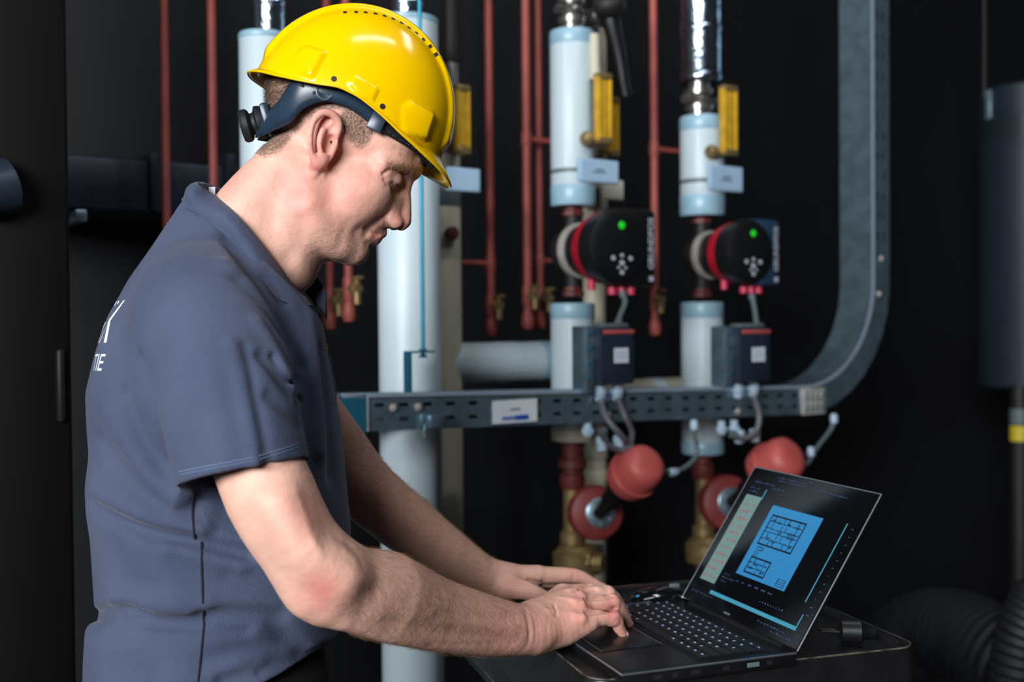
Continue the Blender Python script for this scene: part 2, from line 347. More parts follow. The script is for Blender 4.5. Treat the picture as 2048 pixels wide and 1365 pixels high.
o = pipe_thing('pale insulated pipe with foil top directly behind the back of the yellow hard hat', 528, 200, -0.05, 1800)
jacket(o, 528, 200, -0.05, 96, 70, 1800, M_white)
jacket(o, 528, 200, -0.05, 96, 69, 84, M_bluetape, 'end_band', 1.02)
jacket(o, 540, 60, -0.05, 62, -300, 69, M_foil, 'foil_wrap'); jacket(o, 540, 40, -0.05, 62, 2, 14, M_foil, 'foil_band', 1.06)
o = pipe_thing('thickest white insulated pipe, standing floor to ceiling behind the man\'s face and forearm', 820, 700, 0.0, 1750)
jacket(o, 820, 700, 0.0, 124, 40, 1750, M_white)
jacket(o, 820, 700, 0.0, 124, 39, 52, M_bluetape, 'end_band', 1.02)
jacket(o, 815, 20, 0.0, 62, -300, 38, M_foil, 'foil_wrap'); jacket(o, 815, 20, 0.0, 62, 4, 14, M_foil, 'foil_band', 1.06)
o = pipe_thing('beige insulated pipe just right of and behind the thickest white pipe', 897, 700, -0.16, 1110)
jacket(o, 882, 700, -0.16, 84, 312, 1110, M_beige)
jacket(o, 882, 700, -0.16, 84, 380, 418, M_strap, 'band', 1.02)
jacket(o, 905, 250, -0.16, 26, 125, 312, M_chrome, 'valve_neck'); jacket(o, 905, 250, -0.16, 34, -300, 125, M_iron, 'riser')
p = W(904, 467, -0.10); MB().lathe(p-WN*0.03, WN, [(0, 0.008), (0.02, 0.008), (0.022, 0.016), (0.036, 0.016), (0.038, 0.012)], 14).build('bleed_knob', M_maroon, o)
# horizontal links
o = thing('insulated_pipe', 'horizontal white insulated pipe between the beige pipe and the left pump column', 'pipe', W(1010, 727, -0.12), 'insulated heating pipes')
a, b = W(888, 728, -0.16), W(1190, 724, -0.12); b[2] = a[2]; MB().cyl(a, b, 40*WS(1010, 727, -0.14), 36).build('jacket', M_white, o)
for k in (0.32, 0.60): MB().lathe(a+(b-a)*k, b-a, [(0, 40.6*WS(1010, 727, -0.14)), (0.05, 40.6*WS(1010, 727, -0.14))], 36).build('band', M_bluetape if k > 0.5 else M_white, o)
o = thing('insulated_pipe', 'horizontal cream insulated pipe behind the cable tray between the two pump columns', 'pipe', W(1310, 800, -0.14), 'insulated heating pipes')
a, b = W(1180, 803, -0.15), W(1400, 800, -0.15); b[2] = a[2]; MB().cyl(a, b, 38*WS(1310, 800, -0.15), 36).build('jacket', M_beige, o)
MB().lathe(a+(b-a)*0.5, b-a, [(0, 38.6*WS(1310, 800, -0.15)), (0.04, 38.6*WS(1310, 800, -0.15))], 36).build('band', M_white, o)

def handle(o, px0, px1, y0, y1, off):               # yellow U shaped grip of a valve thermometer
    c0 = W((px0+px1)/2, (y0+y1)/2, off); s = WS(px0, y0, off); hx = (px1-px0)/2*s/0.8; hz = (y1-y0)/2*s
    MB().box(c0, WT, WN, ZZ, hx*0.62, 0.008, hz, 0.004).build('grip', M_yel, o)
    for sg in (-1, 1): MB().box(c0+WT*hx*0.8*sg, WT, WN, ZZ, hx*0.22, 0.011, hz*0.98, 0.003).build('grip_edge', M_yel, o)
    MB().box(c0+ZZ*hz*0.97, WT, WN, ZZ, hx, 0.012, 0.008, 0.003).build('grip_cap', M_brass, o)
    MB().box(c0-ZZ*hz*0.97, WT, WN, ZZ, hx, 0.012, 0.008, 0.003).build('grip_base', M_brass, o)
def tag(px0, px1, y0, y1, off, m, label, ink=True):
    c0 = W((px0+px1)/2, (y0+y1)/2, off); s = WS(px0, y0, off); hx = (px1-px0)/2*s/0.80; hz = (y1-y0)/2*s
    o = thing('pipe_tag', label, 'sign', c0-ZZ*hz, 'pipe tags')
    MB().box(c0, WT, WN, ZZ, hx, 0.006, hz, 0.003).build('board', m, o)
    MB().box(c0-WN*0.03, WT, WN, ZZ, 0.008, 0.026, 0.008).build('standoff', M_strap, o)
    MB().box(c0+WN*0.0062, WT, WN, ZZ, hx*0.9, 0.0006, hz*0.84).build('face', m, o)
    if ink:
        for k, (dx, w) in enumerate(((0.0, 0.22), (-0.05, 0.34))): MB().box(c0+WN*0.0072+ZZ*hz*(0.12-0.24*k)+WT*hx*dx, WT, WN, ZZ, hx*w, 0.0004, hz*0.05).build('print', M_ink, o)
# valve with yellow grip right of the helmet
o = thing('thermometer_valve', 'yellow valve grip in front of the beige pipe, right of the hard hat', 'valve', W(922, 310, -0.05), 'yellow grip valves')
handle(o, 912, 936, 176, 304, -0.06)
MB().cyl(W(905, 300, -0.13), W(924, 300, -0.05), 0.012).build('stem', M_brass, o)
tag(893, 957, 336, 384, 0.02, M_tagw, 'pale pipe tag just right of the yellow helmet brim', False)

def upper_column(px, ytop, yb, wd, label, topkind):
    o = pipe_thing(label, px, 250, 0.0, yb)
    jacket(o, px, 250, 0.0, wd, ytop, yb, M_white)
    jacket(o, px, 250, 0.0, wd, ytop-1, ytop+30, M_bluetape, 'end_band', 1.015)
    jacket(o, px, 250, 0.0, wd, yb-42, yb+1, M_bluetape, 'end_band', 1.02)
    jacket(o, px, 250, 0.0, wd, yb-72, yb-62, M_strap, 'strap', 1.025)
    p, s, r = sect(px, 250, 0.0, wd)
    MB().box(zc(p, px, yb-67)+WN*r*1.03, WT, WN, ZZ, 0.008, 0.006, 0.009, 0.002).build('strap_buckle', M_silver, o)
    seam(o, px, 250, 0.0, wd, ytop+30, yb-72, math.radians(-110))
    return o
o = upper_column(1145, 65, 412, 88, 'white insulated pipe above the left pump with pale blue taped ends', 0)
jacket(o, 1192, 100, -0.10, 42, 60, 420, M_beige, 'rear_jacket'); jacket(o, 1192, 100, -0.10, 24, -300, 60, M_iron, 'rear_riser'); jacket(o, 1143, 100, 0.0, 44, -300, -22, M_foil, 'foil_wrap')
o = upper_column(1404, 236, 432, 88, 'white insulated pipe above the right pump, below the foil wrapped pipe', 1)
jacket(o, 1428, 330, -0.06, 42, 300, 432, M_bluetape, 'rear_jacket')
# foil pipe above right column
o = pipe_thing('shiny foil wrapped pipe at the top above the right pump column', 1402, 80, 0.0, 166)
jacket(o, 1402, 80, 0.0, 80, -300, 166, M_foil, 'foil_wrap')
for y in (54, 150): jacket(o, 1402, 80, 0.0, 80, y, y+14, M_foil, 'foil_band', 1.06)
# ball valves
def ball_valve(px, y0, y1, w, label, lever):
    p, s, r = sect(px, (y0+y1)/2, 0.0, w); a, b = zc(p, px, y1), zc(p, px, y0); L = b[2]-a[2]
    o = thing('ball_valve', label, 'valve', a, 'nickel ball valves')
    MB().lathe(a, ZZ, [(0, r*0.9), (L*0.18, r*0.9), (L*0.2, r*1.1), (L*0.34, r*1.1), (L*0.36, r*0.8), (L*0.5, r*1.0), (L*0.64, r*0.8), (L*0.66, r*1.1), (L*0.8, r*1.1), (L*0.82, r*0.85), (L, r*0.85)], 16).build('body', M_chrome, o)
    c0 = (a+b)/2; MB().cyl(c0, c0+WT*r*2.0, r*0.35).build('stem', M_chrome, o)
    MB().lathe(c0+WT*r*1.9, WT, [(0, r*0.3), (0.004, r*0.55), (0.012, r*0.5), (0.016, r*0.25)], 12).build('stem_nut', M_chrome, o)
    MB().cyl(c0-WT*r*1.5, c0, r*0.4).build('plug', M_chrome, o)
    if lever:
        MB().tube([c0+WT*r*1.9, c0+WT*r*2.4-ZZ*0.02, c0+WT*r*2.6-ZZ*0.12], 0.009, 8).build('lever', M_black, o)
ball_valve(1143, -20, 65, 50, 'nickel ball valve at the top of the left pump column', True)
ball_valve(1398, 166, 236, 52, 'nickel ball valve under the foil wrapped pipe', False)
o = thing('vent_hose', 'black hanging hose right of the top of the left pump column', 'hose', W(1245, 180, 0.03))
MB().tube([W(1205, -60, 0.05), W(1222, 40, 0.05), W(1238, 110, 0.05), W(1250, 182, 0.05)], [0.02, 0.022, 0.018, 0.013], 12).build('tube', M_black, o)
MB().ball(W(1218, 12, 0.06), (0.04, 0.035, 0.03)).build('head', M_iron, o)
MB().cyl(W(1245, 160, 0.05), W(1252, 192, 0.05), 0.016).build('nozzle', M_black, o)
o = thing('thermometer_valve', 'front yellow valve grip beside the left white pipe', 'valve', W(1205, 290, 0.08), 'yellow grip valves')
handle(o, 1192, 1220, 152, 284, 0.08)
MB().lathe(W(1165, 277, 0.06), WT, [(0, 0.012), (0.008, 0.018), (0.02, 0.018), (0.025, 0.012), (0.05, 0.012)], 10).build('brass_nut', M_brass, o)
MB().cyl(W(1188, 70, 0.05), W(1190, 160, 0.06), 0.013).build('capillary', M_beige, o)
o = thing('thermometer_valve', 'rear yellow valve grip beside the left white pipe', 'valve', W(1225, 310, -0.02), 'yellow grip valves')
handle(o, 1218, 1234, 200, 310, -0.03); MB().cyl(W(1200, 300, -0.06), W(1226, 300, -0.03), 0.01).build('stem', M_brass, o)
o = thing('thermometer_valve', 'yellow valve grip beside the right white pipe', 'valve', W(1456, 308, 0.08), 'yellow grip valves')
handle(o, 1442, 1472, 176, 308, 0.08)
MB().lathe(W(1415, 303, 0.06), WT, [(0, 0.012), (0.008, 0.018), (0.02, 0.018), (0.025, 0.012), (0.05, 0.012)], 10).build('brass_nut', M_brass, o)
tag(1155, 1237, 319, 367, 0.14, M_tagw, 'pale blue pipe tag in front of the left white pipe')
tag(1200, 1246, 360, 400, -0.02, M_tagb, 'small cream pipe tag tucked behind the left pale blue tag', False)
tag(1412, 1488, 332, 384, 0.14, M_tagw, 'pale blue pipe tag in front of the right white pipe')

# --- lower columns
def lower_column(px, y0, y1, ybot, wd, label):
    o = pipe_thing(label, px, 700, 0.0, ybot)
    jacket(o, px, 700, 0.0, wd, y0, ybot, M_white)
    jacket(o, px, 700, 0.0, wd, y0-1, y0+32, M_bluetape, 'end_band', 1.02)
    jacket(o, px, 700, 0.0, wd, ybot-24, ybot+1, M_beige if px < 1300 else M_bluetape, 'end_band', 1.03)
    seam(o, px, 700, 0.0, wd, y0+32, ybot-24, math.radians(-110)); return o
lower_column(1146, 608, 0, 880, 88, 'white insulated pipe below the left pump, passing behind the cable tray')
lower_column(1405, 606, 0, 906, 84, 'white insulated pipe below the right pump, passing behind the cable tray')
o = pipe_thing('beige rear pipe running down behind the left pump to the valves', 1192, 800, -0.16, 1165)
jacket(o, 1190, 800, -0.16, 44, 400, 1165, M_beige)
for y in (895, 940): jacket(o, 1190, 800, -0.16, 44, y, y+22, M_beige, 'band', 1.12)

# --- circulation pumps
def pump(px, py, k, label, panel):
    p = W(px, py, 0.0); z = p[2]; c0 = np.array([p[0], p[1], z])
    o = thing('circulation_pump', label, 'pump', c0-ZZ*0.12, 'circulation pumps')
    def ax(d, t=0, h=0): return c0 + WN*d + WT*t + ZZ*h
    for (h, n_) in ((0.095, 1), (-0.095, -1)):
        MB().lathe(ax(0, 0, h-0.014), ZZ, [(0, 0.018), (0.003, 0.026), (0.012, 0.026), (0.016, 0.022), (0.024, 0.022), (0.028, 0.017)], 8).build('union_nut', M_maroon, o)
        MB().cyl(ax(0, 0, h*0.3), ax(0, 0, h*0.95), 0.02).build('pipe_stub', M_iron, o)
    MB().ball(ax(0.0), (0.052*k, 0.045*k, 0.052*k), 20, 12).build('volute', M_iron, o)
    MB().lathe(ax(0.02), WN, [(0, 0.050*k), (0.004, 0.062*k), (0.016, 0.062*k), (0.02, 0.055*k)], 36).build('clamp_ring', M_silver, o)
    MB().lathe(ax(0.038), WN, [(0, 0.052*k), (0.004, 0.056*k), (0.05, 0.062*k), (0.056, 0.06*k)], 36).build('motor_can', M_black, o)
    MB().lathe(ax(0.085), WN, [(0, 0.062*k), (0.003, 0.070*k), (0.03, 0.078*k), (0.034, 0.078*k)], 40).build('red_band', M_crimson, o)
    MB().lathe(ax(0.118), WN, [(0, 0.076*k), (0.04, 0.082*k), (0.052, 0.080*k), (0.056, 0.073*k), (0.058, 0.06*k)], 40).build('control_head', M_black, o)
    pn = MB().box(ax(0.142, 0.052*k), WT, WN, ZZ, 0.052*k, 0.030, 0.084*k, 0.012).build('side_panel', panel, o)
    MB().lathe(ax(0.172), WN, [(0, 0.070*k), (0.004, 0.0695*k), (0.0055, 0.066*k)], 40).build('face_plate', M_black, o)
    f = 0.178
    MB().lathe(ax(f, 0, 0.046*k), WN, [(0, 0.0085*k), (0.002, 0.0075*k)], 14).build('status_light', M_led, o)
    bt = [(0, -0.034, 0.007), (-0.024, -0.024, 0.006), (0.024, -0.024, 0.006), (0, -0.054, 0.006), (0, -0.018, 0.005), (-0.010, -0.044, 0.0035), (0.010, -0.044, 0.0035)]
    for (t, h, r) in bt: MB().lathe(ax(f, t*k, h*k), WN, [(0, r), (0.002, r*0.85)], 12).build('button', M_grey, o)
    vs, fs = text_mesh('GRUNDFOS', 0.021*k, 0.0, 0.0006)
    if len(vs):
        q = [ax(0.1728+0.0006, 0.088*k - v[1], 0.004 + v[0]) for v in vs]
        q = [ax(0.1735, 0.0865*k, 0.010*k) + ZZ*(v[0]*1.0) - WT*v[1]*1.0 for v in vs]
        MB().raw(q, fs).build('lettering', M_grey, pn, False)
    MB().box(ax(0.1735, 0.0865*k, -0.066*k), WT, WN, ZZ, 0.006, 0.0006, 0.006, 0).build('emblem', M_grey, pn)
    for j in range(3):
        MB().cyl(ax(0.150, (-0.006+0.026*j)*k, -0.085*k), ax(0.150, (-0.006+0.026*j)*k, -0.1*k), 0.010*k, 12).build('cable_plug', M_pink, o)
    MB().cyl(ax(0.108, -0.03*k, -0.066*k), ax(0.108, -0.03*k, -0.09*k), 0.009*k, 12).build('cable_plug', M_pink, o)
    return o
pump(1146, 503, 1.06, 'left circulation pump with black face, green light and crimson band', M_black)
pump(1404, 512, 1.0, 'right circulation pump with blue grey side panel, green light and crimson band', M_bluepanel)

# --- cable tray: top sheet, hanging side flange with slots, bend, vertical run
o_tray = thing('cable_tray', 'galvanised slotted cable tray running level and then bending up at the right', 'cable tray', W(685, 862, 0.18))
TF = 0.18; TD = 0.11; TH = 0.068
ta = W(683, 794, TF); tb = W(1610, 776, TF); t0 = (ta-W0)@WT; t1 = (tb-W0)@WT
tv = (W(1747, 400, TF)-W0)@WT; RB = tv-t1; zA, zB = ta[2], tb[2]
def tray_path(s):                                 # s = length along; gives (t, z, direction)
    L1 = t1-t0
    if s <= L1: return t0+s, zA+(zB-zA)*s/L1, 0.0
    s2 = s-L1; La = RB*math.pi/2
    if s2 <= La:
        a = s2/RB; return t1+RB*math.sin(a), zB+RB*(1-math.cos(a)), a
    return tv, zB+RB+(s2-La), math.pi/2
LT = (t1-t0)+RB*math.pi/2+1.3
def tray_pt(s, d, off):                           # d = distance outward from the sheet, off = along the wall normal
    t, z, a = tray_path(s); t += d*math.sin(a); z -= d*math.cos(a); return W0*np.array([1, 1, 0])+WT*t+WN*off+ZZ*z
def tray_strip(segs, d0, d1, off0, off1, th, mb):
    for (sa, sb, da, db) in segs:
        n = max(1, int((sb-sa)/0.03)); 
        for i in range(n):
            u0, u1 = sa+(sb-sa)*i/n, sa+(sb-sa)*(i+1)/n
            vs = [tray_pt(u, d, off0+(off1-off0)*q) for q in (0, 1) for (u, d) in ((u0, da), (u1, da), (u1, db), (u0, db))]
            mb.raw(vs, [(0, 3, 2, 1), (4, 5, 6, 7), (0, 1, 5, 4), (2, 3, 7, 6), (1, 2, 6, 5), (3, 0, 4, 7)])
sheet = MB(); tray_strip([(0.0, LT, -0.002, 0.0)], 0, 0, TF-TD, TF, 0, sheet); sheet.build('sheet', M_galv, o_tray, False)
fl = MB(); step = 0.054; L1 = t1-t0; segs = []; s = 0.0
while s < LT:
    e = min(s+step, LT); bend = L1-0.05 < s < L1+RB*1.57
    if bend: segs.append((s, e, 0, TH))
    else:
        segs += [(s, s+0.016, 0, TH), (e-0.016, e, 0, TH), (s+0.016, e-0.016, 0, 0.014), (s+0.016, e-0.016, 0.022, 0.042), (s+0.016, e-0.016, 0.050, TH)]
    s = e
tray_strip(segs, 0, 0, TF-0.0015, TF, 0, fl); fl.build('slotted_flange', M_galv, o_tray, False)
rf = MB(); tray_strip([(0, LT, 0, TH)], 0, 0, TF-TD, TF-TD+0.0015, 0, rf); rf.build('rear_flange', M_galv, o_tray, False)
lip = MB(); tray_strip([(0, LT, -0.006, 0.002)], 0, 0, TF-0.001, TF+0.003, 0, lip); lip.build('rolled_edge', mat('bright rolled edge', (186, 206, 226), 0.3, 0.5, noise=0.1), o_tray, False)
sp = MB(); tray_strip([(-0.002, 0.052, -0.003, TH+0.002)], 0, 0, TF+0.001, TF+0.003, 0, sp); sp.build('end_coupler', M_galvb, o_tray, False)
for k in range(11): MB().lathe(tray_pt(0.054, 0.003+k*0.0062, TF+0.002), WN, [(0, 0.0032), (0.002, 0.0025)], 8).build('coupler_tooth', M_silver, o_tray)
def bolt(px, py, r=0.006, m=M_silver): MB().lathe(W(px, py, TF+0.001), WN, [(0, r*1.5), (0.0015, r*1.5), (0.002, r), (0.006, r), (0.007, r*0.6)], 6).build('bolt', m, o_tray)
for (x, y) in ((786, 816), (836, 815), (1215, 830), (1475, 823)): bolt(x, y)
for (s_, d_) in ((L1+0.05, 0.03), (L1+RB*1.45, 0.022), (L1+RB*1.57+0.06, 0.03)): MB().lathe(tray_pt(s_, d_, TF+0.001), WN, [(0, 0.009), (0.0015, 0.009), (0.002, 0.006), (0.006, 0.006), (0.007, 0.004)], 6).build('bolt', M_silver, o_tray)
cp = MB(); c0 = W(1627, 803, TF+0.003)
MB().box(c0, WT, WN, ZZ, 0.044, 0.003, 0.034, 0.002).build('joint_plate', M_silver, o_tray)
for i in range(4):
    for j in (-1, 1): MB().box(c0+WT*(-0.03+0.02*i)+ZZ*0.015*j+WN*0.004, WT, WN, ZZ, 0.003, 0.002, 0.011, 0.001).build('joint_rib', M_galv, o_tray)
o = thing('tray_label', 'white sticker with blue print on the side of the cable tray', 'label', W(1030, 848, TF))
c0 = W(1030, 823, TF+0.0025); s = WS(1030, 823, TF)
MB().box(c0, WT, WN, ZZ, 45*s/0.83, 0.001, 23*s, 0).build('sheet', M_labelw, o)
for k in range(8): MB().box(c0+WN*0.0014-ZZ*13*s+WT*(k-3.5)*0.0085, WT, WN, ZZ, 0.0032 if k < 4 else 0.0042, 0.0004, (3.2+(k > 3)*1.6)*s).build('print', M_inkblue, o)
MB().box(c0+WN*0.0014+ZZ*4*s, WT, WN, ZZ, 0.012, 0.0004, 1.4*s).build('print', M_ink, o)
o = thing('hanger_rod', 'thin teal threaded rod with bent bracket in front of the thickest white pipe', 'rod', W(843, 790, 0.14))
p = W(843, 400, 0.14)
MB().cyl(zc(p, 843, 712), zc(p, 843, -300), 0.0042, 10).build('rod', M_rod, o)
for y in (700, 712): MB().lathe(zc(p, 843, y)-ZZ*0.004, ZZ, [(0, 0.009), (0.006, 0.009)], 6).build('nut', M_galvb, o)
MB().lathe(zc(p, 843, 705), ZZ, [(0, 0.013), (0.002, 0.013)], 16).build('washer', M_galv, o)
c0 = zc(p, 843, 704); MB().box(c0-WT*0.008, WT, WN, ZZ, 0.03, 0.012, 0.002).build('bracket_top', M_galvb, o)
c1 = zc(p, 822, 745); c1 = c0-WT*0.036; zt = at_xy(p, 843, 790); MB().box((c1[0], c1[1], (c0[2]+zt)/2), WT, WN, ZZ, 0.003, 0.012, (c0[2]-zt)/2).build('bracket_leg', M_galvb, o)
MB().box((c1[0], c1[1], zt+0.001)+WT*0.012, WT, WN, ZZ, 0.014, 0.012, 0.0015).build('bracket_foot', M_galvb, o)
o = thing('tray_clamp', 'small square clamp under the cable tray in front of the thickest white pipe', 'clamp', W(857, 862, TF))
MB().box(W(868, 843, TF+0.016), WT, WN, ZZ, 0.016, 0.014, 0.013, 0.003).build('block', M_galv, o)
MB().cyl(W(850, 850, TF+0.010), W(850, 874, TF+0.010), 0.004).build('screw', M_galv, o)
MB().lathe(W(850, 866, TF+0.010), ZZ, [(0, 0.008), (0.006, 0.008)], 6).build('nut', M_galv, o)

# --- junction boxes on the tray
def jbox(px0, px1, y0, y1, label, mfront):
    off = 0.22; c0 = W((px0+px1)/2, (y0+y1)/2, off); s = WS((px0+px1)/2, 700, off); hx = (px1-px0)/2*s/0.84; hz = (y1-y0)/2*s; hn = 0.032
    o = thing('junction_box', label, 'electrical box', c0-ZZ*hz, 'junction boxes on the tray')
    c0 = c0-WN*hn
    MB().box(c0, WT, WN, ZZ, hx, hn, hz, 0.006).build('housing', mfront, o)
    lid = MB().box(c0+WN*hn-ZZ*hz*0.1, WT, WN, ZZ, hx*0.95, 0.004, hz*0.86, 0.003).build('lid', mfront, o)
    MB().box(c0+WN*(hn+0.002)+ZZ*hz*0.84+WT*hx*0.10, WT, WN, ZZ, hx*0.86, 0.003, hz*0.07, 0.001).build('red_stripe', M_actred, o)
    MB().box(c0+WN*(hn+0.0045)+WT*hx*0.18+ZZ*hz*0.02, WT, WN, ZZ, hx*0.40, 0.0008, hz*0.26).build('label_plate', M_labelw, lid)
    for k in (-1, 0, 1): MB().box(c0+WN*(hn+0.0055)+WT*hx*(0.18+k*0.2)+ZZ*hz*0.02, WT, WN, ZZ, hx*0.05, 0.0003, hz*0.15).build('label_print', M_gland, lid)
    MB().box(c0+ZZ*hz*1.06+WT*hx*0.2, WT, WN, ZZ, hx*0.75, hn*0.6, hz*0.08, 0.004).build('top_ledge', M_strap, o)
    MB().box(c0+WT*hx*1.15+ZZ*hz*0.25, WT, WN, ZZ, hx*0.14, 0.012, hz*0.18, 0.004).build('side_switch', M_navy, o)
    for (sx, sz) in ((-0.8, -0.85), (0.8, -0.85), (-0.8, 0.62), (0.8, 0.62)): MB().lathe(c0+WN*(hn+0.003)+WT*hx*sx+ZZ*hz*sz, WN, [(0, 0.004), (0.002, 0.0035)], 8).build('screw', M_iron, lid)
    for sx in (-0.42, 0.55):
        g = c0-ZZ*hz+WT*hx*sx
        gl = MB().lathe(g, -ZZ, [(0, 0.012), (0.008, 0.013), (0.010, 0.016), (0.022, 0.016), (0.025, 0.013), (0.036, 0.012), (0.04, 0.007)], 10).build('cable_gland', M_gland, o)
        gx = g-ZZ*0.115+WN*0.004
        MB().lathe(gx, -ZZ, [(0, 0.010), (0.004, 0.014), (0.014, 0.014), (0.018, 0.012), (0.03, 0.012), (0.034, 0.006)], 10).build('cable_gland', M_gland, o)
    # bracket behind, down to the tray
    b0 = c0-WT*hx*1.22-WN*0.01; zt = zA-0.02
    MB().box((b0[0], b0[1], (c0[2]+hz*1.05+zt)/2), WT, WN, ZZ, hx*0.22, 0.026, (c0[2]+hz*1.05-zt)/2, 0.003).build('bracket', M_galv, o)
    for k in range(4): MB().lathe(b0+WN*0.026+ZZ*hz*(0.8-0.5*k), WN, [(0, 0.006), (0.003, 0.005)], 8).build('bracket_bolt', M_galvb, o)
    return c0, hx, hz
c1, hx1, hz1 = jbox(1195, 1272, 655, 770, 'left dark junction box with red stripe above the tray', M_navy)
c2, hx2, hz2 = jbox(1470, 1547, 655, 766, 'right dark junction box with red stripe above the tray', M_navy)
def cable(pts, r, label, m=M_conduit, name='cable', ends=None):
    o = thing(name, label, 'cable', pts[-1], 'cables')
    MB().tube(pts, r, 8, 10, 0.10).build('sheath', m, o)
    if ends:
        for e, d in ends: MB().lathe(e, d, [(0, r*1.2), (0.004, r*1.8), (0.02, r*1.8), (0.026, r*1.2)], 10).build('connector', M_gland, o)
    else:
        for e, d in ((pts[0], V3(pts[1])-V3(pts[0])), (pts[-1], V3(pts[-2])-V3(pts[-1]))): MB().lathe(e, d, [(0, r*1.5), (0.012, r*1.5), (0.016, r*1.1)], 10).build('ferrule', M_strap, o)
cable([c1-ZZ*(hz1+0.03)-WT*hx1*0.42, W(1212, 835, 0.22), W(1240, 870, 0.24), W(1258, 890, 0.22), W(1240, 900, 0.20), W(1210, 885, 0.2), W(1206, 860, 0.21)], 0.0068, 'grey cable looping below the left junction box')
cable([c1-ZZ*(hz1+0.03)+WT*hx1*0.55, W(1248, 830, 0.23), W(1264, 865, 0.23), W(1258, 895, 0.22)], 0.0062, 'short grey cable dropping from the right gland of the left junction box')
cable([c2-ZZ*(hz2+0.03)+WT*hx2*0.55, W(1518, 830, 0.22), W(1512, 862, 0.22), W(1486, 878, 0.21), W(1462, 868, 0.2)], 0.0068, 'grey cable looping below the right junction box')
cable([W(1244, 584, 0.16), W(1250, 605, 0.17), W(1240, 632, 0.18), W(1236, 650, 0.19)], 0.0058, 'short grey cable from the left pump down to the left junction box', M_strap)
cable([W(1503, 590, 0.16), W(1508, 612, 0.17), W(1512, 640, 0.18), W(1514, 655, 0.19)], 0.0058, 'short grey cable from the right pump down to the right junction box', M_strap)

# --- control valves with red actuators under the tray
def control_valve(px, py, ax_, ay_, label, ybr):
    off = 0.05; p = W(px, py, off); s = WS(px, py, off)
    o = thing('control_valve', label, 'valve', p-ZZ*0.17, 'red actuator valves')
    q = W(px-45, py, 0.0)
    def zc2(y): return np.array([q[0], q[1], at_xy(q, px-45, y)])
    a, b = zc2(py-48), zc2(py-142); L = b[2]-a[2]
    MB().lathe(a, ZZ, [(0, 0.026), (L*0.12, 0.03), (L*0.3, 0.03), (L*0.34, 0.022), (L*0.42, 0.022), (L*0.46, 0.034), (L*0.62, 0.034), (L*0.66, 0.024), (L*0.9, 0.026), (L, 0.026)], 18).build('union', M_maroon, o)
    MB().lathe(zc2(py+150), ZZ, [(0, 0.022), (0.09, 0.022), (0.095, 0.03), (0.13, 0.03), (0.14, 0.022), (0.26, 0.022)], 16).build('body_pipe', M_brass, o)
    dn = nrm(np.array([0.22, -1.0, 0.12]))
    R = 56*s
    MB().lathe(p-dn*0.035, dn, [(0, R*0.7), (0.012, R*0.95), (0.025, R), (0.045, R), (0.055, R*0.93), (0.062, R*0.7)], 36).build('valve_disc', M_discred, o)
    pl = MB().lathe(p+dn*0.027+WT*0.006, dn, [(0, R*0.54), (0.006, R*0.54), (0.008, R*0.48)], 30).build('gauge_plate', M_galv, o)
    MB().lathe(p+dn*0.034+WT*0.006, dn, [(0, R*0.16), (0.014, R*0.14), (0.016, R*0.08)], 10).build('centre_nut', M_brass, pl)
    for k in range(6):
        an = k*math.pi/3+0.4; u, w = frame(dn); MB().lathe(p+dn*0.033+WT*0.006+(u*math.cos(an)+w*math.sin(an))*R*0.38, dn, [(0, R*0.05), (0.004, R*0.04)], 6).build('plate_bolt', M_silver, pl)
    A = W(ax_, ay_, 0.22); d = nrm(A-(p+dn*0.03)); Ln = np.linalg.norm(A-p-dn*0.03)
    MB().lathe(p+dn*0.03, d, [(0, 0.016), (Ln*0.3, 0.016), (Ln*0.32, 0.024), (Ln*0.62, 0.026)], 16).build('neck', M_black, o)
    RA = 51*WS(ax_, ay_, 0.22); dd = nrm(d*0.75+WN*0.55+ZZ*0.25)
    cap = MB().lathe(A-dd*RA*0.8, dd, [(0, RA*0.72), (0.004, RA*0.92), (RA*0.35, RA*1.0), (RA*0.55, RA*1.0), (RA*0.6, RA*0.95), (RA*1.3, RA*0.9), (RA*1.6, RA*0.8), (RA*1.75, RA*0.6), (RA*1.8, RA*0.3)], 40).build('actuator_cap', M_actred, o)
    MB().lathe(A-dd*RA*0.25, dd, [(0, RA*1.0), (0.002, RA*1.03), (0.007, RA*1.03), (0.009, RA*1.0)], 40).build('cap_ring', M_actred, cap)
    e = A+WT*RA*1.05+ZZ*RA*0.0
    MB().cyl(A+WT*RA*0.75, e+WT*0.012, 0.008).build('cable_entry', M_strap, o)
    bz = W(px-36, ybr, 0.03)
    MB().lathe(bz-ZZ*0.035, ZZ, [(0, 0.045), (0.006, 0.058), (0.05, 0.060), (0.058, 0.05), (0.07, 0.04)], 10).build('brass_body', M_brass, o)
    MB().lathe(bz+WN*0.03, nrm(WN+WT*0.6), [(0, 0.03), (0.02, 0.03), (0.022, 0.022), (0.045, 0.022)], 8).build('brass_plug', M_brass, o)
    MB().box(bz+WT*0.045+ZZ*0.02, WT, WN, ZZ, 0.02, 0.02, 0.012, 0.003).build('brass_lug', M_chrome, o)
    return e
e1 = control_valve(1190, 1026, 1272, 945, 'control valve with red cap and grey plate under the left pump column', 1120)
e2 = control_valve(1452, 1005, 1552, 930, 'control valve with red cap half hidden behind the laptop screen', 1100)
cable([e1, W(1345, 945, 0.22), W(1378, 930, 0.21), W(1394, 905, 0.2), W(1390, 870, 0.2), W(1388, 852, 0.2)], 0.0055, 'thin grey cable from the left red cap up to the tray', M_strap, ends=((W(1338, 946, 0.22), WT), (W(1388, 862, 0.2), ZZ)))
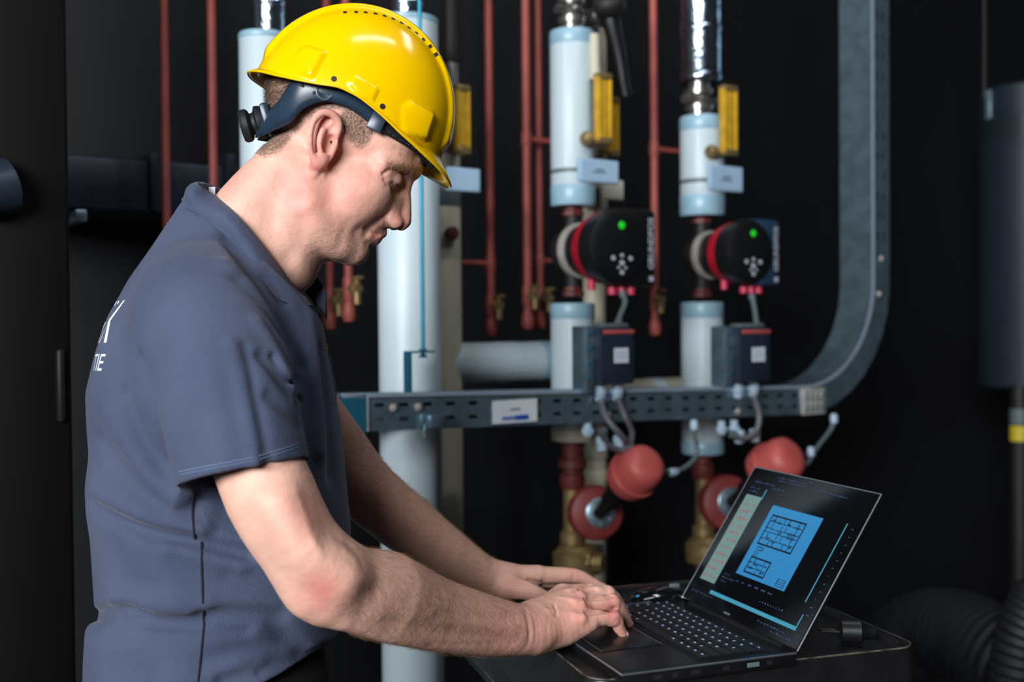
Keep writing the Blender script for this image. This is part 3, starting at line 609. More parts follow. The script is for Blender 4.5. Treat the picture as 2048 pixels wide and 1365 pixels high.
cable([e2, W(1612, 930, 0.22), W(1635, 895, 0.21), W(1660, 862, 0.2), W(1668, 842, 0.2)], 0.0055, 'thin grey cable from the right red cap up to the end of the tray', M_strap, ends=((W(1668, 848, 0.2), ZZ), (W(1622, 915, 0.22), ZZ)))
for (x, y, side) in ((1175, 862, 'left of the pair below the left pump column'), (1443, 858, 'left of the pair below the right pump column'), (1468, 856, 'right of the pair below the right pump column')):
    o = thing('cable_gland', 'pale cable gland under the tray, ' + side, 'cable gland', W(x, y+16, 0.17), 'glands under the tray')
    MB().lathe(W(x, y+12, 0.17), ZZ, [(0, 0.009), (0.006, 0.013), (0.018, 0.013), (0.021, 0.010), (0.034, 0.010)], 10).build('body', M_gland, o)
    MB().lathe(W(x, y+4, 0.17), ZZ, [(0, 0.0145), (0.008, 0.0145)], 6).build('lock_nut', M_gland, o)

# --- right side: boiler, rod, hoses
pb = W(2075, 500, 0.0); sb = WS(2075, 500, 0.0); rb = 112*sb
o = thing('expansion_vessel', 'dark slate cylindrical vessel hanging at the right edge', 'vessel', zc(pb, 2075, 775))
a, b = zc(pb, 2075, 775), zc(pb, 2075, 178); L = b[2]-a[2]
MB().lathe(a, ZZ, [(0, rb*0.94), (0.01, rb), (L-0.01, rb), (L, rb*0.95)], 56).build('casing', M_boiler, o)
for k in (0.02, 0.97): MB().lathe(a+ZZ*L*k, ZZ, [(0, rb*1.006), (0.008, rb*1.006)], 56).build('rim_band', M_boiler, o)
c0 = W(1980, 210, 0.12); MB().box(c0, WT, WN, ZZ, 0.012, 0.01, 0.045, 0.003).build('latch', M_galv, o)
q = W(1969, 60, 0.1); MB().cyl(zc(q, 1969, 195), zc(q, 1969, -300), 0.005).build('hanger_rod', M_iron, o)
q = W(2040, 850, 0.05); MB().cyl(zc(q, 2040, 1300), zc(q, 2040, 772), 0.03).build('drain_pipe', M_iron, o)
o = thing('pipe_sticker', 'small yellow sticker on the black pipe under the slate vessel', 'sticker', W(2040, 882, 0.08))
MB().lathe(zc(q, 2040, 882), ZZ, [(0, 0.0312), (0.05, 0.0312)], 20).build('yellow_part', M_yellab, o); MB().lathe(zc(q, 2040, 848), ZZ, [(0, 0.0312), (0.05, 0.0312)], 20).build('grey_part', M_strap, o)
def rib_hose(pts, r, label):
    o = thing('ribbed_hose', label, 'hose', pts[-1], 'black ribbed hoses')
    q = spline(pts, 7); MB().tube(q, r*0.9, 20, 1).build('tube', M_hose, o)
    t = np.gradient(q, axis=0)
    for k in range(1, len(q)-1): MB().lathe(q[k]-nrm(t[k])*0.012, t[k], [(0, r*0.9), (0.006, r*1.04), (0.018, r*1.04), (0.024, r*0.9)], 20).build('rib', M_hose, o)
rib_hose([P(1770, 1330, 2.75), P(1850, 1270, 2.7), P(1930, 1275, 2.6), P(2010, 1320, 2.5), P(2100, 1370, 2.45)], 0.10, 'large black ribbed hose lying at the bottom right beyond the trolley')
rib_hose([P(2030, 1420, 2.35), P(2045, 1280, 2.35), P(2090, 1180, 2.35)], 0.055, 'upright black ribbed hose at the bottom right corner')
# ================================================================== trolley, laptop, mouse
ZD = 0.955                                        # laptop deck height
LB = onz(1592, 1305, ZD); LA = onz(1362, 1197, ZD)
LY = nrm(LA-LB); LX = np.array([LY[1], -LY[0], 0]); LWID = np.linalg.norm(LA-LB); LDEP = 0.256
L0 = LB-LX*LDEP                                   # front near corner on the deck; LX runs to the hinge, LY to the far side
def lp(x, y, z=0.0): return L0+LX*x+LY*y+ZZ*z
# trolley tray
tx = nrm(np.array([math.cos(math.radians(17)), math.sin(math.radians(17)), 0])); ty = np.array([-tx[1], tx[0], 0]); T0 = onz(1226, 1359, 0.942); TLX, TLY = 0.462, 0.47
ZR = 0.942; ZF = ZD-0.021
def tp(x, y, z): return T0*np.array([1, 1, 0])+tx*x+ty*y+ZZ*z
o = thing('tool_trolley', 'black worn tool trolley with a rimmed tray carrying the laptop', 'trolley', tp(TLX/2, TLY/2, 0))
def ring(pts_out, pts_in, mb):
    n = len(pts_out); mb.raw(list(pts_out)+list(pts_in), [(i, (i+1) % n, n+(i+1) % n, n+i) for i in range(n)])
def rr(x0, x1, y0, y1, r, z, n=6):
    out = []
    for (cx, cy, a0) in ((x1-r, y0+r, -90), (x1-r, y1-r, 0), (x0+r, y1-r, 90), (x0+r, y0+r, 180)):
        for k in range(n+1):
            a = math.radians(a0+90*k/n); out.append(tp(cx+r*math.cos(a), cy+r*math.sin(a), z))
    return out
def loops(ls, m, name, parent, closed=False):
    mb = MB(); n = len(ls[0]); vs = [p for l in ls for p in l]; fs = []
    for k in range(len(ls)-1):
        for i in range(n): j = (i+1) % n; fs.append((k*n+i, k*n+j, (k+1)*n+j, (k+1)*n+i))
    fs.append(tuple((len(ls)-1)*n+i for i in range(n)))
    mb.raw(vs, fs); return mb.build(name, m, parent)
E_ = [rr(-0.085, TLX+0.006, -0.006, TLY+0.006, 0.03, ZR-0.085), rr(-0.085, TLX+0.006, -0.006, TLY+0.006, 0.03, ZR-0.074), rr(-0.064, TLX+0.002, -0.002, TLY+0.002, 0.03, ZR-0.066), rr(-0.030, TLX, 0.0, TLY, 0.03, ZR-0.004), rr(-0.028, TLX-0.002, 0.002, TLY-0.002, 0.03, ZR),
      rr(0.0, TLX-0.016, 0.012, TLY-0.016, 0.022, ZR), rr(0.002, TLX-0.018, 0.014, TLY-0.018, 0.02, ZR-0.003), rr(0.004, TLX-0.020, 0.014, TLY-0.02, 0.02, ZF)]
loops(E_, M_tray, 'tray', o)
def edge(l, r, name): MB().tube(np.array(l+[l[0]]), r, 6, 1).build(name, M_trayedge, o)
edge(rr(-0.0285, TLX-0.0015, 0.0015, TLY-0.0015, 0.03, ZR-0.001), 0.0014, 'worn_rim'); edge(rr(-0.084, TLX+0.005, -0.005, TLY+0.005, 0.03, ZR-0.074), 0.0012, 'worn_rim')
for (x, y) in ((0.02, 0.04), (TLX-0.05, 0.04), (0.02, TLY-0.05), (TLX-0.05, TLY-0.05)):
    MB().box(tp(x, y, (ZR-0.085+0.08)/2), tx, ty, ZZ, 0.016, 0.016, (ZR-0.085-0.08)/2, 0.003).build('post', M_tray, o)
    c = MB().lathe(tp(x, y, 0.04)-ty*0.012, ty, [(0, 0.034), (0.003, 0.04), (0.021, 0.04), (0.024, 0.034)], 20).build('castor', M_black, o)
    MB().box(tp(x, y, 0.065), tx, ty, ZZ, 0.012, 0.016, 0.02, 0.002).build('fork', M_strap, c)
MB().box(tp(TLX/2-0.015, TLY/2, 0.28), tx, ty, ZZ, TLX/2-0.02, TLY/2-0.02, 0.012, 0.004).build('lower_shelf', M_tray, o)
o = thing('plug_adapter', 'small dark round plug lying in the right end of the trolley tray', 'plug', onz(1735, 1295, ZF))
c0 = tp(TLX-0.065, 0.072, ZF+0.018); MB().lathe(c0-tx*0.02, nrm(tx-ty*0.5), [(0, 0.012), (0.004, 0.017), (0.03, 0.017), (0.034, 0.012), (0.05, 0.008)], 16).build('body', M_black, o)
for k in (-1, 1): MB().cyl(c0-tx*0.022+ty*0.006*k, c0-tx*0.045+ty*0.006*k+ty*0.012, 0.0022, 8).build('pin', M_iron, o)

# laptop
o = thing('laptop', 'open black laptop showing a blue floor plan on its screen', 'laptop', lp(LDEP/2, LWID/2, -0.018))
base = MB().box(lp(LDEP/2, LWID/2, -0.0095), LX, LY, ZZ, LDEP/2, LWID/2, 0.0085, 0.003).build('base', M_lap, o)
trim = MB()
for (xa, ya, xb, yb) in ((0, 0, LDEP, 0), (0, 0, 0, LWID), (0, LWID, LDEP, LWID)):
    trim.cyl(lp(xa, ya, -0.0016), lp(xb, yb, -0.0014), 0.0016, 6)
trim.build('bright_edge', M_lapedge, base)
MB().box(lp(0.062, LWID/2-0.004, -0.0006), LX, LY, ZZ, 0.045, 0.058, 0.0009, 0.0005).build('touchpad', M_lap, base)
tl = MB()
tl.box(lp(0.1076, LWID/2-0.004, 0.0002), LX, LY, ZZ, 0.0006, 0.058, 0.0004); tl.box(lp(0.0165, LWID/2-0.004, 0.0002), LX, LY, ZZ, 0.0005, 0.058, 0.0004)
tl.build('touchpad_edge', M_lapedge, base)
MB().box(lp(0.172, LWID/2, -0.0006), LX, LY, ZZ, 0.056, LWID/2-0.016, 0.0008).build('key_well', M_black, base)
# keys: rows run along the width; row 0 next to the touchpad
KU = (LWID-0.036)/15.0; kmesh = {}
def key(xr, ya, yb, hx):
    k = (round(yb-ya, 4), round(hx, 4))
    if k not in kmesh:
        mb = MB().box((0, 0, 0.0012), LX, LY, ZZ, hx, (yb-ya)/2, 0.0012, 0.0005); me = bpy.data.meshes.new('key'); me.from_pydata(mb.v, [], mb.f); me.materials.append(M_key); kmesh[k] = me
        lm = MB().box((0, 0, 0.00245), LX, LY, ZZ, hx*0.28, 0.0009, 0.0001).box(LX*hx*0.35, LX, LY, ZZ, 0.0005, 0.002, 0.0026); kmesh[k, 1] = lm
    q = bpy.data.objects.new('key', kmesh[k]); COL.objects.link(q); q.parent = base; q.matrix_parent_inverse = base.matrix_world.inverted()
    q.location = Vector(tuple(lp(xr, (ya+yb)/2, 0.0)))
    return q
legend = MB()
rows = [[1.25, 1.25, 1.25, 6.0, 1.25, 1.0, 1.0, 1.0, 1.0], [2.25]+[1]*10+[2.75], [1.75]+[1]*11+[2.25], [1.5]+[1]*12+[1.5], [1]*13+[2], [1]*15]
x = 0.122
for i, row in enumerate(rows):
    hx = 0.0078 if i < 5 else 0.0055; y = LWID-0.018                 # far side is the user's left
    for w in row:
        ya, yb = y-KU*w+0.0011, y-0.0011; key(x+hx, ya, yb, hx); y -= KU*w
        ym = yb-0.0045
        legend.box(lp(x+hx*1.25, ym, 0.00262), LX, LY, ZZ, hx*0.24, 0.0011, 0.0001)
        if random.random() < 0.7: legend.box(lp(x+hx*1.1, ym-0.0035, 0.00262), LX, LY, ZZ, 0.0004, 0.0016, 0.0001)
    x += 2*hx+0.0022
lg = legend.build('key_legends', M_keyw, base, False)
for (xx, w) in ((0.05, 0.006), (0.075, 0.004), (0.105, 0.007), (0.15, 0.005), (0.19, 0.009), (0.215, 0.004)):
    MB().box(lp(xx, -0.0002, -0.0095), LX, LY, ZZ, w, 0.0006, 0.003, 0).build('side_port', M_strap if w > 0.008 else M_iron, base)
# lid
TH_ = math.radians(56); SX = -LY; SUP = LX*math.cos(TH_)+ZZ*math.sin(TH_); SN = np.cross(SX, SUP)     # SX: user's left to right, SN towards the user
SH = 0.244; H0 = lp(LDEP+0.001, LWID, 0.001)     # left end of the hinge
def sc(u, v, n=0.0): return H0+SX*u*LWID+SUP*v*SH+SN*n
lid = MB().box(sc(0.5, 0.5, -0.0035), SX, SUP, SN, LWID/2, SH/2, 0.003, 0.002).build('lid', M_lap, o)
MB().box(sc(0.5, 0.5, 0.0), SX, SUP, SN, LWID/2-0.002, SH/2-0.002, 0.0006).build('screen', M_scr, lid)
ed = MB(); c4 = [sc(0, 0, 0), sc(1, 0, 0), sc(1, 1, 0), sc(0, 1, 0)]
for a, b in ((1, 2), (2, 3), (3, 0)): ed.cyl(c4[a]-SN*0.001, c4[b]-SN*0.001, 0.0012, 6)
ed.build('lid_edge', M_lapedge, lid)
MB().cyl(lp(LDEP, 0.03, -0.003), lp(LDEP, LWID-0.03, -0.003), 0.005, 12).build('hinge', M_lap, o)
def rect(u0, u1, v0, v1, n=0.0009): return sc((u0+u1)/2, (v0+v1)/2, n), SX, SUP, (u1-u0)/2*LWID, (v1-v0)/2*SH
def onscreen(name, rects, m, n=0.0009):
    mb = MB()
    for r in rects: c, ex, ey, hx, hy = rect(*r, n); mb.quad(c, ex, ey, hx, hy, 0.0001)
    return mb.build(name, m, lid, False, **({'kind': 'stuff'} if len(rects) > 1 else {}))
def suv(px, py):                                  # screen coordinates of a picture point
    d = ray(px, py); q = CAM+d*(((H0-CAM)@SN)/(d@SN))-H0; return (q@SX)/LWID, (q@SUP)/SH
PGC = [suv(1542, 1015), suv(1647, 1033), suv(1575, 1181), suv(1473, 1153)]; PU0, PU1 = (PGC[0][0]+PGC[3][0])/2, (PGC[1][0]+PGC[2][0])/2; PV1, PV0 = (PGC[0][1]+PGC[1][1])/2, (PGC[2][1]+PGC[3][1])/2; print('page', PU0, PU1, PV0, PV1, suv(1467, 1015), suv(1420, 1185))
onscreen('blue_page', [(PU0, PU1, PV0, PV1)], M_page)
onscreen('symbol_panel', [(0.065, 0.205, 0.165, 0.80)], M_side)
rc = []
for r_ in range(11):
    for c_ in range(4):
        if random.random() < 0.85: rc.append((0.085+c_*0.028, 0.085+c_*0.028+0.008+0.006*random.random(), 0.195+r_*0.053, 0.20+r_*0.053+0.006+0.01*random.random()))
onscreen('red_symbols', rc, M_sidered, 0.0011)
onscreen('cyan_bars', [(0.205, 0.93, 0.098, 0.122), (0.923, 0.93, 0.122, 0.2), (0.895, 0.902, 0.27, 0.78), (0.203, 0.211, 0.79, 0.86)], M_bar)
dt = []
for (u0, v0, n_, st) in ((0.07, 0.895, 9, 0.022), (0.24, 0.955, 14, 0.017), (0.26, 0.935, 16, 0.015), (0.56, 0.93, 10, 0.013), (0.68, 0.925, 10, 0.014), (0.07, 0.85, 4, 0.022), (0.07, 0.825, 3, 0.03), (0.23, 0.875, 6, 0.02), (0.235, 0.25, 3, 0.02), (0.235, 0.225, 5, 0.022), (0.24, 0.2, 3, 0.02), (0.60, 0.17, 9, 0.022), (0.66, 0.06, 9, 0.025), (0.78, 0.035, 8, 0.02), (0.05, 0.075, 7, 0.03), (0.35, 0.235, 6, 0.055)):
    for k in range(n_): dt.append((u0+k*st, u0+k*st+st*(0.35+0.4*random.random()), v0, v0+0.004+0.008*random.random()))
for k in range(12): dt.append((0.94+0.012*random.random(), 0.955+0.01*random.random(), 0.2+0.05*k, 0.206+0.05*k))
onscreen('toolbar_text', dt, M_dim)
pl = []; lw = 0.0035
def wall(u0, v0, u1, v1, w=lw):
    pl.append((min(u0, u1)-w/2, max(u0, u1)+w/2, min(v0, v1)-w*0.65, max(v0, v1)+w*0.65))
def pg(u, v): return PU0+(PU1-PU0)*u, PV0+(PV1-PV0)*v
def wl(u0, v0, u1, v1, w=0.0044): wall(*pg(u0, v0), *pg(u1, v1), w)
def plan(u0, u1, v0, v1, us, vs_, door):
    for v in (v0, v1): wl(u0, v, u1, v, 0.008)
    for u in (u0, u1): wl(u, v0, u, v1, 0.008)
    for i, u in enumerate(us):                       # partitions with door gaps
        U = u0+(u1-u0)*u
        for (a, b) in ((0.0, 0.20), (0.26, 0.44), (0.56, 0.74), (0.80, 1.0)):
            if (i+int(a*10)) % 3: wl(U, v0+(v1-v0)*a, U, v0+(v1-v0)*b)
    for j, v in enumerate(vs_):
        Vv = v0+(v1-v0)*v
        for k in range(len(us)+1):
            a = ([0.0]+us+[1.0])[k]; b = ([0.0]+us+[1.0])[k+1]; wl(u0+(u1-u0)*a, Vv, u0+(u1-u0)*(a+(b-a)*0.72), Vv)
    n = int((u1-u0)/0.05)
    for k in range(n): wl(u0+(u1-u0)*(k+0.3)/n, v1+0.006, u0+(u1-u0)*(k+0.6)/n, v1+0.006, 0.004); wl(u0+(u1-u0)*(k+0.3)/n, v0-0.006, u0+(u1-u0)*(k+0.6)/n, v0-0.006, 0.004)
plan(0.10, 0.77, 0.46, 0.87, [0.14, 0.28, 0.42, 0.56, 0.70, 0.85], [0.2, 0.44, 0.56, 0.8], 0)
for k in range(5): wl(0.56+k*0.03, 0.62, 0.56+k*0.03, 0.70)
for (u, v, w_, h_) in ((0.16, 0.80, 0.05, 0.03), (0.28, 0.78, 0.04, 0.04), (0.36, 0.66, 0.06, 0.03), (0.46, 0.80, 0.05, 0.025), (0.20, 0.56, 0.06, 0.03), (0.34, 0.52, 0.05, 0.03), (0.64, 0.78, 0.05, 0.04), (0.68, 0.52, 0.04, 0.03), (0.25, 0.18, 0.07, 0.03), (0.33, 0.13, 0.05, 0.03), (0.44, 0.10, 0.04, 0.03), (0.18, 0.12, 0.04, 0.025)):
    wl(u, v, u+w_, v); wl(u, v, u, v+h_); wl(u+w_, v, u+w_, v+h_*0.6)
plan(0.13, 0.53, 0.06, 0.27, [0.25, 0.5, 0.75], [0.33, 0.66], 0)
wl(0.14, 0.27, 0.14, 0.42); wl(0.19, 0.28, 0.19, 0.38); wl(0.14, 0.42, 0.26, 0.42); wl(0.19, 0.38, 0.26, 0.38); wl(0.26, 0.38, 0.26, 0.42)
for k in range(4): wl(0.80, 0.03+k*0.03, 0.94, 0.03+k*0.03, 0.0025)
wl(0.80, 0.03, 0.80, 0.12); wl(0.94, 0.03, 0.94, 0.12)
onscreen('plan_lines', pl, M_pagel, 0.0011)
MB().lathe(sc(0.5, 0.975, 0.0006), SN, [(0, 0.0016), (0.0004, 0.0014)], 10).build('webcam', M_dim, lid)
MB().box(sc(0.42, 0.028, 0.0009), SX, SUP, SN, 0.008, 0.0014, 0.0002).build('lid_badge', M_strap, lid)

# mouse behind the laptop
pm = onz(1318, 1204, ZF+0.012); pm[2] = ZF
o = thing('computer_mouse', 'glossy black mouse with painted cyan glint lying behind the laptop in the tray', 'mouse', pm)
MB().ball(pm+ZZ*0.014, (0.058, 0.032, 0.022), 24, 12, np.array([LX, LY, ZZ])).build('shell', M_mouse, o)
MB().ball(pm+ZZ*0.020-LX*0.036-LY*0.008, (0.013, 0.007, 0.009), 16, 8, np.array([LX, LY, ZZ])).build('painted_glint', M_mouseglint, o)  # highlight on the gloss shell, modelled as a cyan blob
MB().box(pm+ZZ*0.035+LX*0.028, LX, LY, ZZ, 0.009, 0.003, 0.004, 0.002).build('wheel', M_strap, o)
MB().tube([pm+LX*0.055+ZZ*0.01, pm+LX*0.09+LY*0.02+ZZ*0.004, pm+LX*0.12+LY*0.0+ZZ*0.004, pm+LX*0.14+LY*0.04+ZZ*0.004], 0.002, 6).build('cord', M_black, o)
# ================================================================== implicit surfaces (person)
class Field:
    def __init__(s): s.ops = []
    def add(s, fn, lo, hi, op='u', k=0.0):
        s.ops.append((fn, np.asarray(lo)-k, np.asarray(hi)+k, op, k))
    def chain(s, pts, rad, k=0.01, op='u', sub=4, flat=None, amp=None, wid=None):
        # flat = (axis, factor): scales the section thickness along axis
        p = spline(pts, sub); r = np.asarray(rad, float)
        r = np.interp(np.linspace(0, 1, len(p)), np.linspace(0, 1, len(r)), r) if len(r) != len(p) else r
        ax = None
        if flat is not None: ax, fc = nrm(flat[0]), 1.0/flat[1]
        c0 = p.mean(0)
        def tf(q): return q if ax is None else q+np.outer((q-c0)@ax, ax)*(fc-1)
        pt = tf(p)
        seg_a, seg_b = pt[:-1], pt[1:]; seg_r = np.maximum(r[:-1], r[1:]); cull = 0.012+k if op != 'g' else 3*(wid or 0)
        pt32 = pt.astype(np.float32)
        def fn(q):
            q = tf(q).astype(np.float32); best = None; qx, qy, qz = np.ascontiguousarray(q.T)
            cen = (q.min(0)+q.max(0))/2; br = np.linalg.norm(q.max(0)-cen)
            ab = seg_b-seg_a; tt = np.clip(((cen-seg_a)*ab).sum(1)/((ab*ab).sum(1)+1e-12), 0, 1)
            dist = np.linalg.norm(cen-seg_a-tt[:, None]*ab, axis=1)-seg_r-br
            for i in np.flatnonzero(dist < cull):
                a, b = pt32[i], pt32[i+1]; ab_ = b-a; l2 = ab_@ab_+1e-12
                dx, dy, dz = qx-a[0], qy-a[1], qz-a[2]; t = np.clip((dx*ab_[0]+dy*ab_[1]+dz*ab_[2])*np.float32(1/l2), 0, 1)
                dx -= t*ab_[0]; dy -= t*ab_[1]; dz -= t*ab_[2]
                d = np.sqrt(dx*dx+dy*dy+dz*dz); d -= t*np.float32(r[i+1]-r[i]); d -= np.float32(r[i])
                best = d if best is None else np.minimum(best, d)
            return best
        m = r.max()*(1.0 if ax is None else max(1, flat[1]))
        if op == 'g':                                   # groove / ridge: f += amp*exp(-(d/w)^2)
            g = fn
            def fn(q, g=g):
                d = g(q); return None if d is None else amp*np.exp(-(np.maximum(d, 0)/wid)**2)
            m = m+wid*2.6
        s.add(fn, p.min(0)-m, p.max(0)+m, op, k)
    def ell(s, c, axes, r, k=0.01, op='u'):
        A = np.array([nrm(a) for a in axes]); r = np.asarray(r, float); c = np.asarray(c)
        def fn(q):
            l = ((q-c)@A.T).astype(np.float32); x, y, z = [l[:, i]*np.float32(1/r[i]) for i in range(3)]
            k0 = np.sqrt(x*x+y*y+z*z); x, y, z = x*np.float32(1/r[0]), y*np.float32(1/r[1]), z*np.float32(1/r[2]); return k0*(k0-1)/(np.sqrt(x*x+y*y+z*z)+np.float32(1e-9))
        e = np.sqrt(((A*r[:, None])**2).sum(0)); s.add(fn, c-e, c+e, op, k)
    def ev(s, q):
        lo, hi = q.min(0), q.max(0); f = np.full(len(q), 0.2, np.float32)
        if getattr(s, 'n', 0) != len(s.ops):
            s.L = np.array([o[1]-(0 if o[3] == 'g' else 0.006) for o in s.ops]); s.Hh = np.array([o[2]+(0 if o[3] == 'g' else 0.006) for o in s.ops]); s.n = len(s.ops)
        for j in np.flatnonzero(((s.L <= hi) & (s.Hh >= lo)).all(1)):
            fn, l, h, op, k = s.ops[j]
            d = fn(q)
            if d is None: continue
            if op == 'u':
                if k > 0: hh = np.maximum(k-np.abs(f-d), 0)/k; f = np.minimum(f, d)-hh*hh*k*0.25
                else: f = np.minimum(f, d)
            elif op == 's':
                d = -d
                if k > 0: hh = np.maximum(k-np.abs(f-d), 0)/k; f = np.maximum(f, d)+hh*hh*k*0.25
                else: f = np.maximum(f, d)
            elif op == 'g': f = f+d
        return f
    def mesh(s, h, n=20):
        lo = np.min([o[1] for o in s.ops if o[3] == 'u'], 0)-0.01; B = n*h; keys = set()
        for fn, l, hgh, op, k in s.ops:
            if op != 'u': continue
            a = np.floor((l-0.004-lo)/B).astype(int); b = np.floor((hgh+0.004-lo)/B).astype(int)
            for x in range(a[0], b[0]+1):
                for y in range(a[1], b[1]+1):
                    for z in range(a[2], b[2]+1): keys.add((x, y, z))
        g = np.arange(n+2); GX, GY, GZ = np.meshgrid(g, g, g, indexing='ij'); G = np.stack([GX, GY, GZ], -1).reshape(-1, 3)
        coarse = np.stack(np.meshgrid(*[np.linspace(0, n+1, 4)]*3, indexing='ij'), -1).reshape(-1, 3)
        VK, VP, FK = [], [], []
        cor = np.array([[i, j, k] for i in (0, 1) for j in (0, 1) for k in (0, 1)])
        edges = [(a, b) for a in range(8) for b in range(a+1, 8) if np.abs(cor[a]-cor[b]).sum() == 1]
        OFF = 4096
        def kk(c): return (c[:, 0].astype(np.int64)*OFF+c[:, 1])*OFF+c[:, 2]
        def block(key):
            VKb, VPb, FKb = [], [], []; o = np.array(key)*n
            fc = s.ev((coarse+o)*h+lo)
            if fc.min() > 0.9*h*n*0.6 or fc.max() < -0.9*h*n*0.6: return None
            F = s.ev((G+o)*h+lo).reshape(n+2, n+2, n+2); S = F < 0
            if S.all() or not S.any(): return None
            C = [F[i:i+n+1, j:j+n+1, k:k+n+1] for i, j, k in cor]; cs = sum((c < 0).astype(np.int8) for c in C)
            act = np.argwhere((cs > 0) & (cs < 8))
            if len(act):
                vals = np.stack([c[act[:, 0], act[:, 1], act[:, 2]] for c in C], 1)
                acc = np.zeros((len(act), 3)); cnt = np.zeros(len(act))
                for a, b in edges:
                    x = (vals[:, a] < 0) != (vals[:, b] < 0); t = np.where(x, vals[:, a]/(vals[:, a]-vals[:, b]+1e-20), 0)
                    acc += np.where(x[:, None], cor[a]+t[:, None]*(cor[b]-cor[a]), 0); cnt += x
                VKb.append(kk(act+o)); VPb.append((act+o+acc/cnt[:, None])*h+lo)
            # faces: edges along each axis that start in cells 1..n of this block (owned once)
            for ax in range(3):
                e = np.zeros(3, int); e[ax] = 1; o1, o2 = np.zeros(3, int), np.zeros(3, int); o1[(ax+1) % 3] = 1; o2[(ax+2) % 3] = 1
                sl0 = [slice(1, n+1)]*3; sl1 = [slice(1+e[i], n+1+e[i]) for i in range(3)]
                s0, s1 = S[tuple(sl0)], S[tuple(sl1)]; idx = np.argwhere(s0 != s1)
                if not len(idx): continue
                fl = s0[idx[:, 0], idx[:, 1], idx[:, 2]]; c = idx+1+o
                q = np.stack([kk(c), kk(c-o1), kk(c-o1-o2), kk(c-o2)], 1); q[~fl] = q[~fl][:, ::-1]; FKb.append(q)
            return VKb, VPb, FKb
        s.ev(coarse*h+lo)
        from concurrent.futures import ThreadPoolExecutor
        with ThreadPoolExecutor(4) as ex:
            for r_ in ex.map(block, sorted(keys)):
                if r_ is not None: VK += r_[0]; VP += r_[1]; FK += r_[2]
        VK = np.concatenate(VK); VP = np.concatenate(VP); FK = np.concatenate(FK)
        uk, ui = np.unique(VK, return_index=True); P_ = VP[ui]; idx = np.searchsorted(uk, FK); idx = np.clip(idx, 0, len(uk)-1)
        ok = (uk[idx] == FK).all(1); idx = idx[ok]
        return P_, idx
def relax(v, f, it=1, lam=0.5):
    for _ in range(it):
        acc = np.zeros_like(v); cnt = np.zeros(len(v))
        for i in range(4):
            a, b = f[:, i], f[:, (i+1) % 4]
            for x, y in ((a, b), (b, a)):
                for d in range(3): acc[:, d] += np.bincount(x, v[y, d], len(v))
                cnt += np.bincount(x, minlength=len(v))
        m = cnt > 0; v = v.copy(); v[m] += lam*(acc[m]/cnt[m, None]-v[m])
    return v
def np_mesh(name, v, f):
    me = bpy.data.meshes.new(name); me.vertices.add(len(v)); me.vertices.foreach_set('co', v.astype(np.float32).ravel())
    n = f.shape[1]; me.loops.add(f.size); me.loops.foreach_set('vertex_index', f.astype(np.int32).ravel()); me.polygons.add(len(f))
    me.polygons.foreach_set('loop_start', np.arange(0, f.size, n, dtype=np.int32))
    try: me.polygons.foreach_set('loop_total', np.full(len(f), n, dtype=np.int32))
    except Exception: pass
    me.polygons.foreach_set('use_smooth', np.ones(len(f), bool)); me.update(calc_edges=True); me.validate(); return me
def vnormals(v, f):
    a = np.cross(v[f[:, 2]]-v[f[:, 0]], v[f[:, 3]]-v[f[:, 1]]); n = np.zeros_like(v)
    for i in range(4):
        for d in range(3): n[:, d] += np.bincount(f[:, i], a[:, d], len(v))
    return n/(np.linalg.norm(n, axis=1)[:, None]+1e-12)

# ------------------------------------------------------------------ head frame (upright mid-plane seen in profile)
class Plane:
    def __init__(s, px, py, Y):
        s.O = P(px, py, Y); d = s.O-CAM; d = nrm(np.array([d[0], d[1], 0])); s.v = d; s.r = np.array([d[1], -d[0], 0]); s.c = -d
        s.s = ((s.O-CAM)@FW)/FPX
    def __call__(s, px, py, c=0.0):                # c in pixels towards the camera
        d = ray(px, py); q = s.O+s.c*c*s.s; t = ((q-CAM)@s.v)/(d@s.v); return CAM+d*t
    def mir(s, p): p = np.asarray(p); return p-2*np.outer((p-s.O)@s.c, s.c).reshape(p.shape)
HD = Plane(690, 300, 1.50); hs = HD.s
def dirpx(pl, dx, dy): return nrm(pl.r*dx-ZZ*dy)
hf = dirpx(HD, 0.88, 0.47); hu = dirpx(HD, 0.47, -0.88); hc = HD.c
BODY = Field()
def H(pts): return np.array([HD(*p) for p in pts])
def hell(c, r, k=12, op='u', mir=False, axes=None):
    ax = axes or (hf, hu, hc); q = HD(*c); BODY.ell(q, ax, np.array(r)*hs, k*hs, op)
    if mir: BODY.ell(HD.mir(q), [a-2*(a@hc)*hc for a in map(np.asarray, ax)], np.array(r)*hs, k*hs, op)
def hchain(pts, r, k=10, op='u', mir=False, sub=4, flat=None, amp=0, wid=1):
    q = H(pts); a = dict(k=k*hs, op=op, sub=sub, flat=flat, amp=amp*hs, wid=wid*hs); BODY.chain(q, np.array(r)*hs, **a)
    if mir: BODY.chain(HD.mir(q), np.array(r)*hs, **a)
